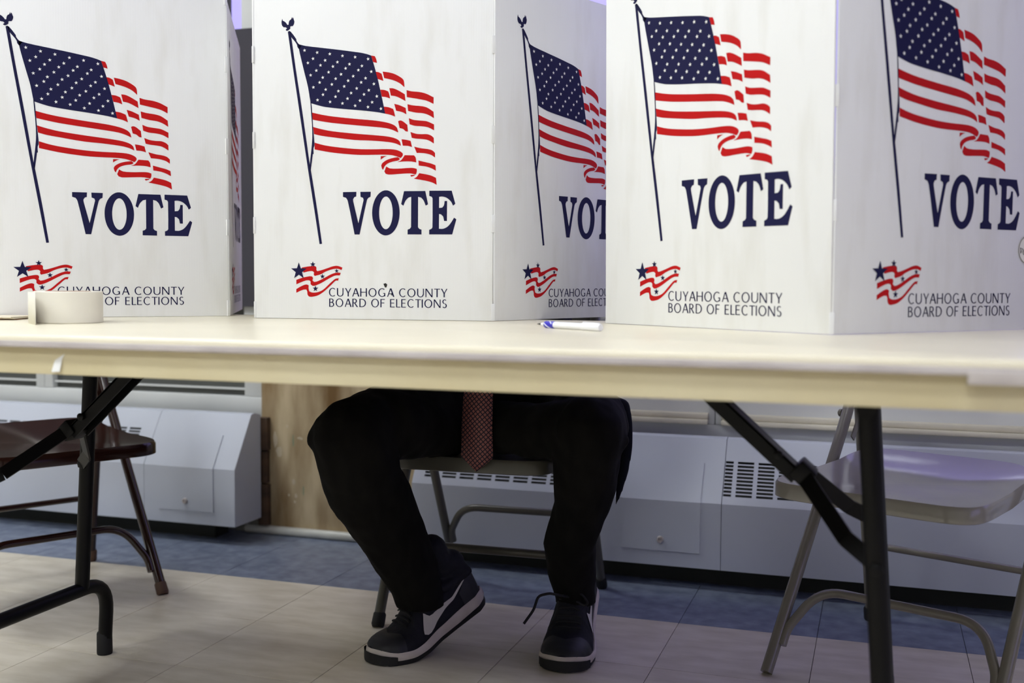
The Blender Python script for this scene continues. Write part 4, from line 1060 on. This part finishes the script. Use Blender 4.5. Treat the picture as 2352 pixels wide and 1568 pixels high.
for i, p in enumerate(pth):
    wob = .0015 * math.sin(i * 2.1)
    b.v += [(p.x, p.y, .0), (p.x, p.y, th_ * .5), (p.x, p.y, th_ - .001)]
for i in range(len(pth) - 1):
    for k in (0, 1): b.f.append((i * 3 + k, (i + 1) * 3 + k, (i + 1) * 3 + k + 1, i * 3 + k + 1)); b.m.append(0)
o = b.build('peeled_end', M['tape'], t, smooth=60); md = o.modifiers.new('solid', 'SOLIDIFY'); md.thickness = .0008
# pen
pr_ = .0062
A = Vector(tuple(atz(1234, 743.5, HT + pr_))); B = Vector(tuple(atz(1380, 752, HT + pr_))); ax = (B - A)
B = A + ax.normalized() * min(ax.length, .165); ax = B - A; L_ = ax.length
pen = empty('ballpoint_pen', (A.x, A.y, HT)); tag(pen, 'white ballpoint pen with a blue striped grip lying between the booths', 'pen')
o0 = (0, 0, pr_)
MB().lathe([(.0004, 0), (.0009, .003), (.0022, .012)], 14, o0, ax).build('tip', M['smudge'], pen)
MB().lathe([(.0022, .012), (.0036, .02), (.0056, .024)], 20, o0, ax).build('nose_cone', M['pen_white'], pen)
g = MB().lathe([(.0056, .024), (.0060, .026), (.0060, .046), (.0055, .048)], 20, o0, ax).build('grip', M['pen_blue'], pen)
axn = ax.normalized(); s1 = axn.orthogonal().normalized(); s2 = axn.cross(s1)
for k in range(3):
    pts = [Vector(o0) + axn * (.026 + .020 * i / 10) + s1 * (.0060 * math.cos(2.1 * k + i * .22)) + s2 * (.0060 * math.sin(2.1 * k + i * .22)) for i in range(11)]
    MB().tube(pts, .0009, 6).build('stripe', M['pen_white'], g)
MB().lathe([(.0053, .048), (.0056, .05), (.0056, L_ - .045), (.0064, L_ - .044), (.0064, L_ - .003), (.0052, L_), (0, L_)], 20, o0, ax).build('barrel', M['pen_white'], pen)
MB().obox(Vector(o0) + axn * (L_ - .042) + Vector((0, 0, .0068)), Vector(o0) + axn * (L_ - .004) + Vector((0, 0, .0062)), .004, .002).build('clip', M['pen_white'], pen, smooth=0)
# folded cards at the very left
q = atz(62, 733.5, HT); t = empty('paper_stack', (q[0] - .10, q[1] - .02, HT)); tag(t, 'small stack of cream papers with a brown edge at the far left of the table', 'papers')
for k, (m, w, d, r, dz) in enumerate((('card', .17, .10, .25, .0), ('paper', .18, .10, .12, .0022), ('card', .15, .09, -.05, .0036), ('paper', .185, .10, .02, .0046))):
    o = MB().box(-w / 2, w / 2, -d / 2, d / 2, 0, .0012 + .0006 * (k % 2)).build('sheet', M[m], t, smooth=0); o.location = (0, 0, dz); o.rotation_euler = (0, 0, math.radians(14) + r)
# scrap of tape on the apron
q = atv(133, 832, TF + IN)
b = MB(); b.keep = True; b.flat([[(-.008, -.014), (.0065, -.013), (.0085, .006), (.013, .013), (.004, .008), (-.005, .003)]], lambda x, z: (q[0] + x, TF + IN - .0006 - .004 * max(0, -z) / .014, q[2] + z))
o = b.build('paper_scrap', M['white_ink'], None, smooth=0); tag(o, 'torn white scrap stuck to the table apron at the left', 'scrap')
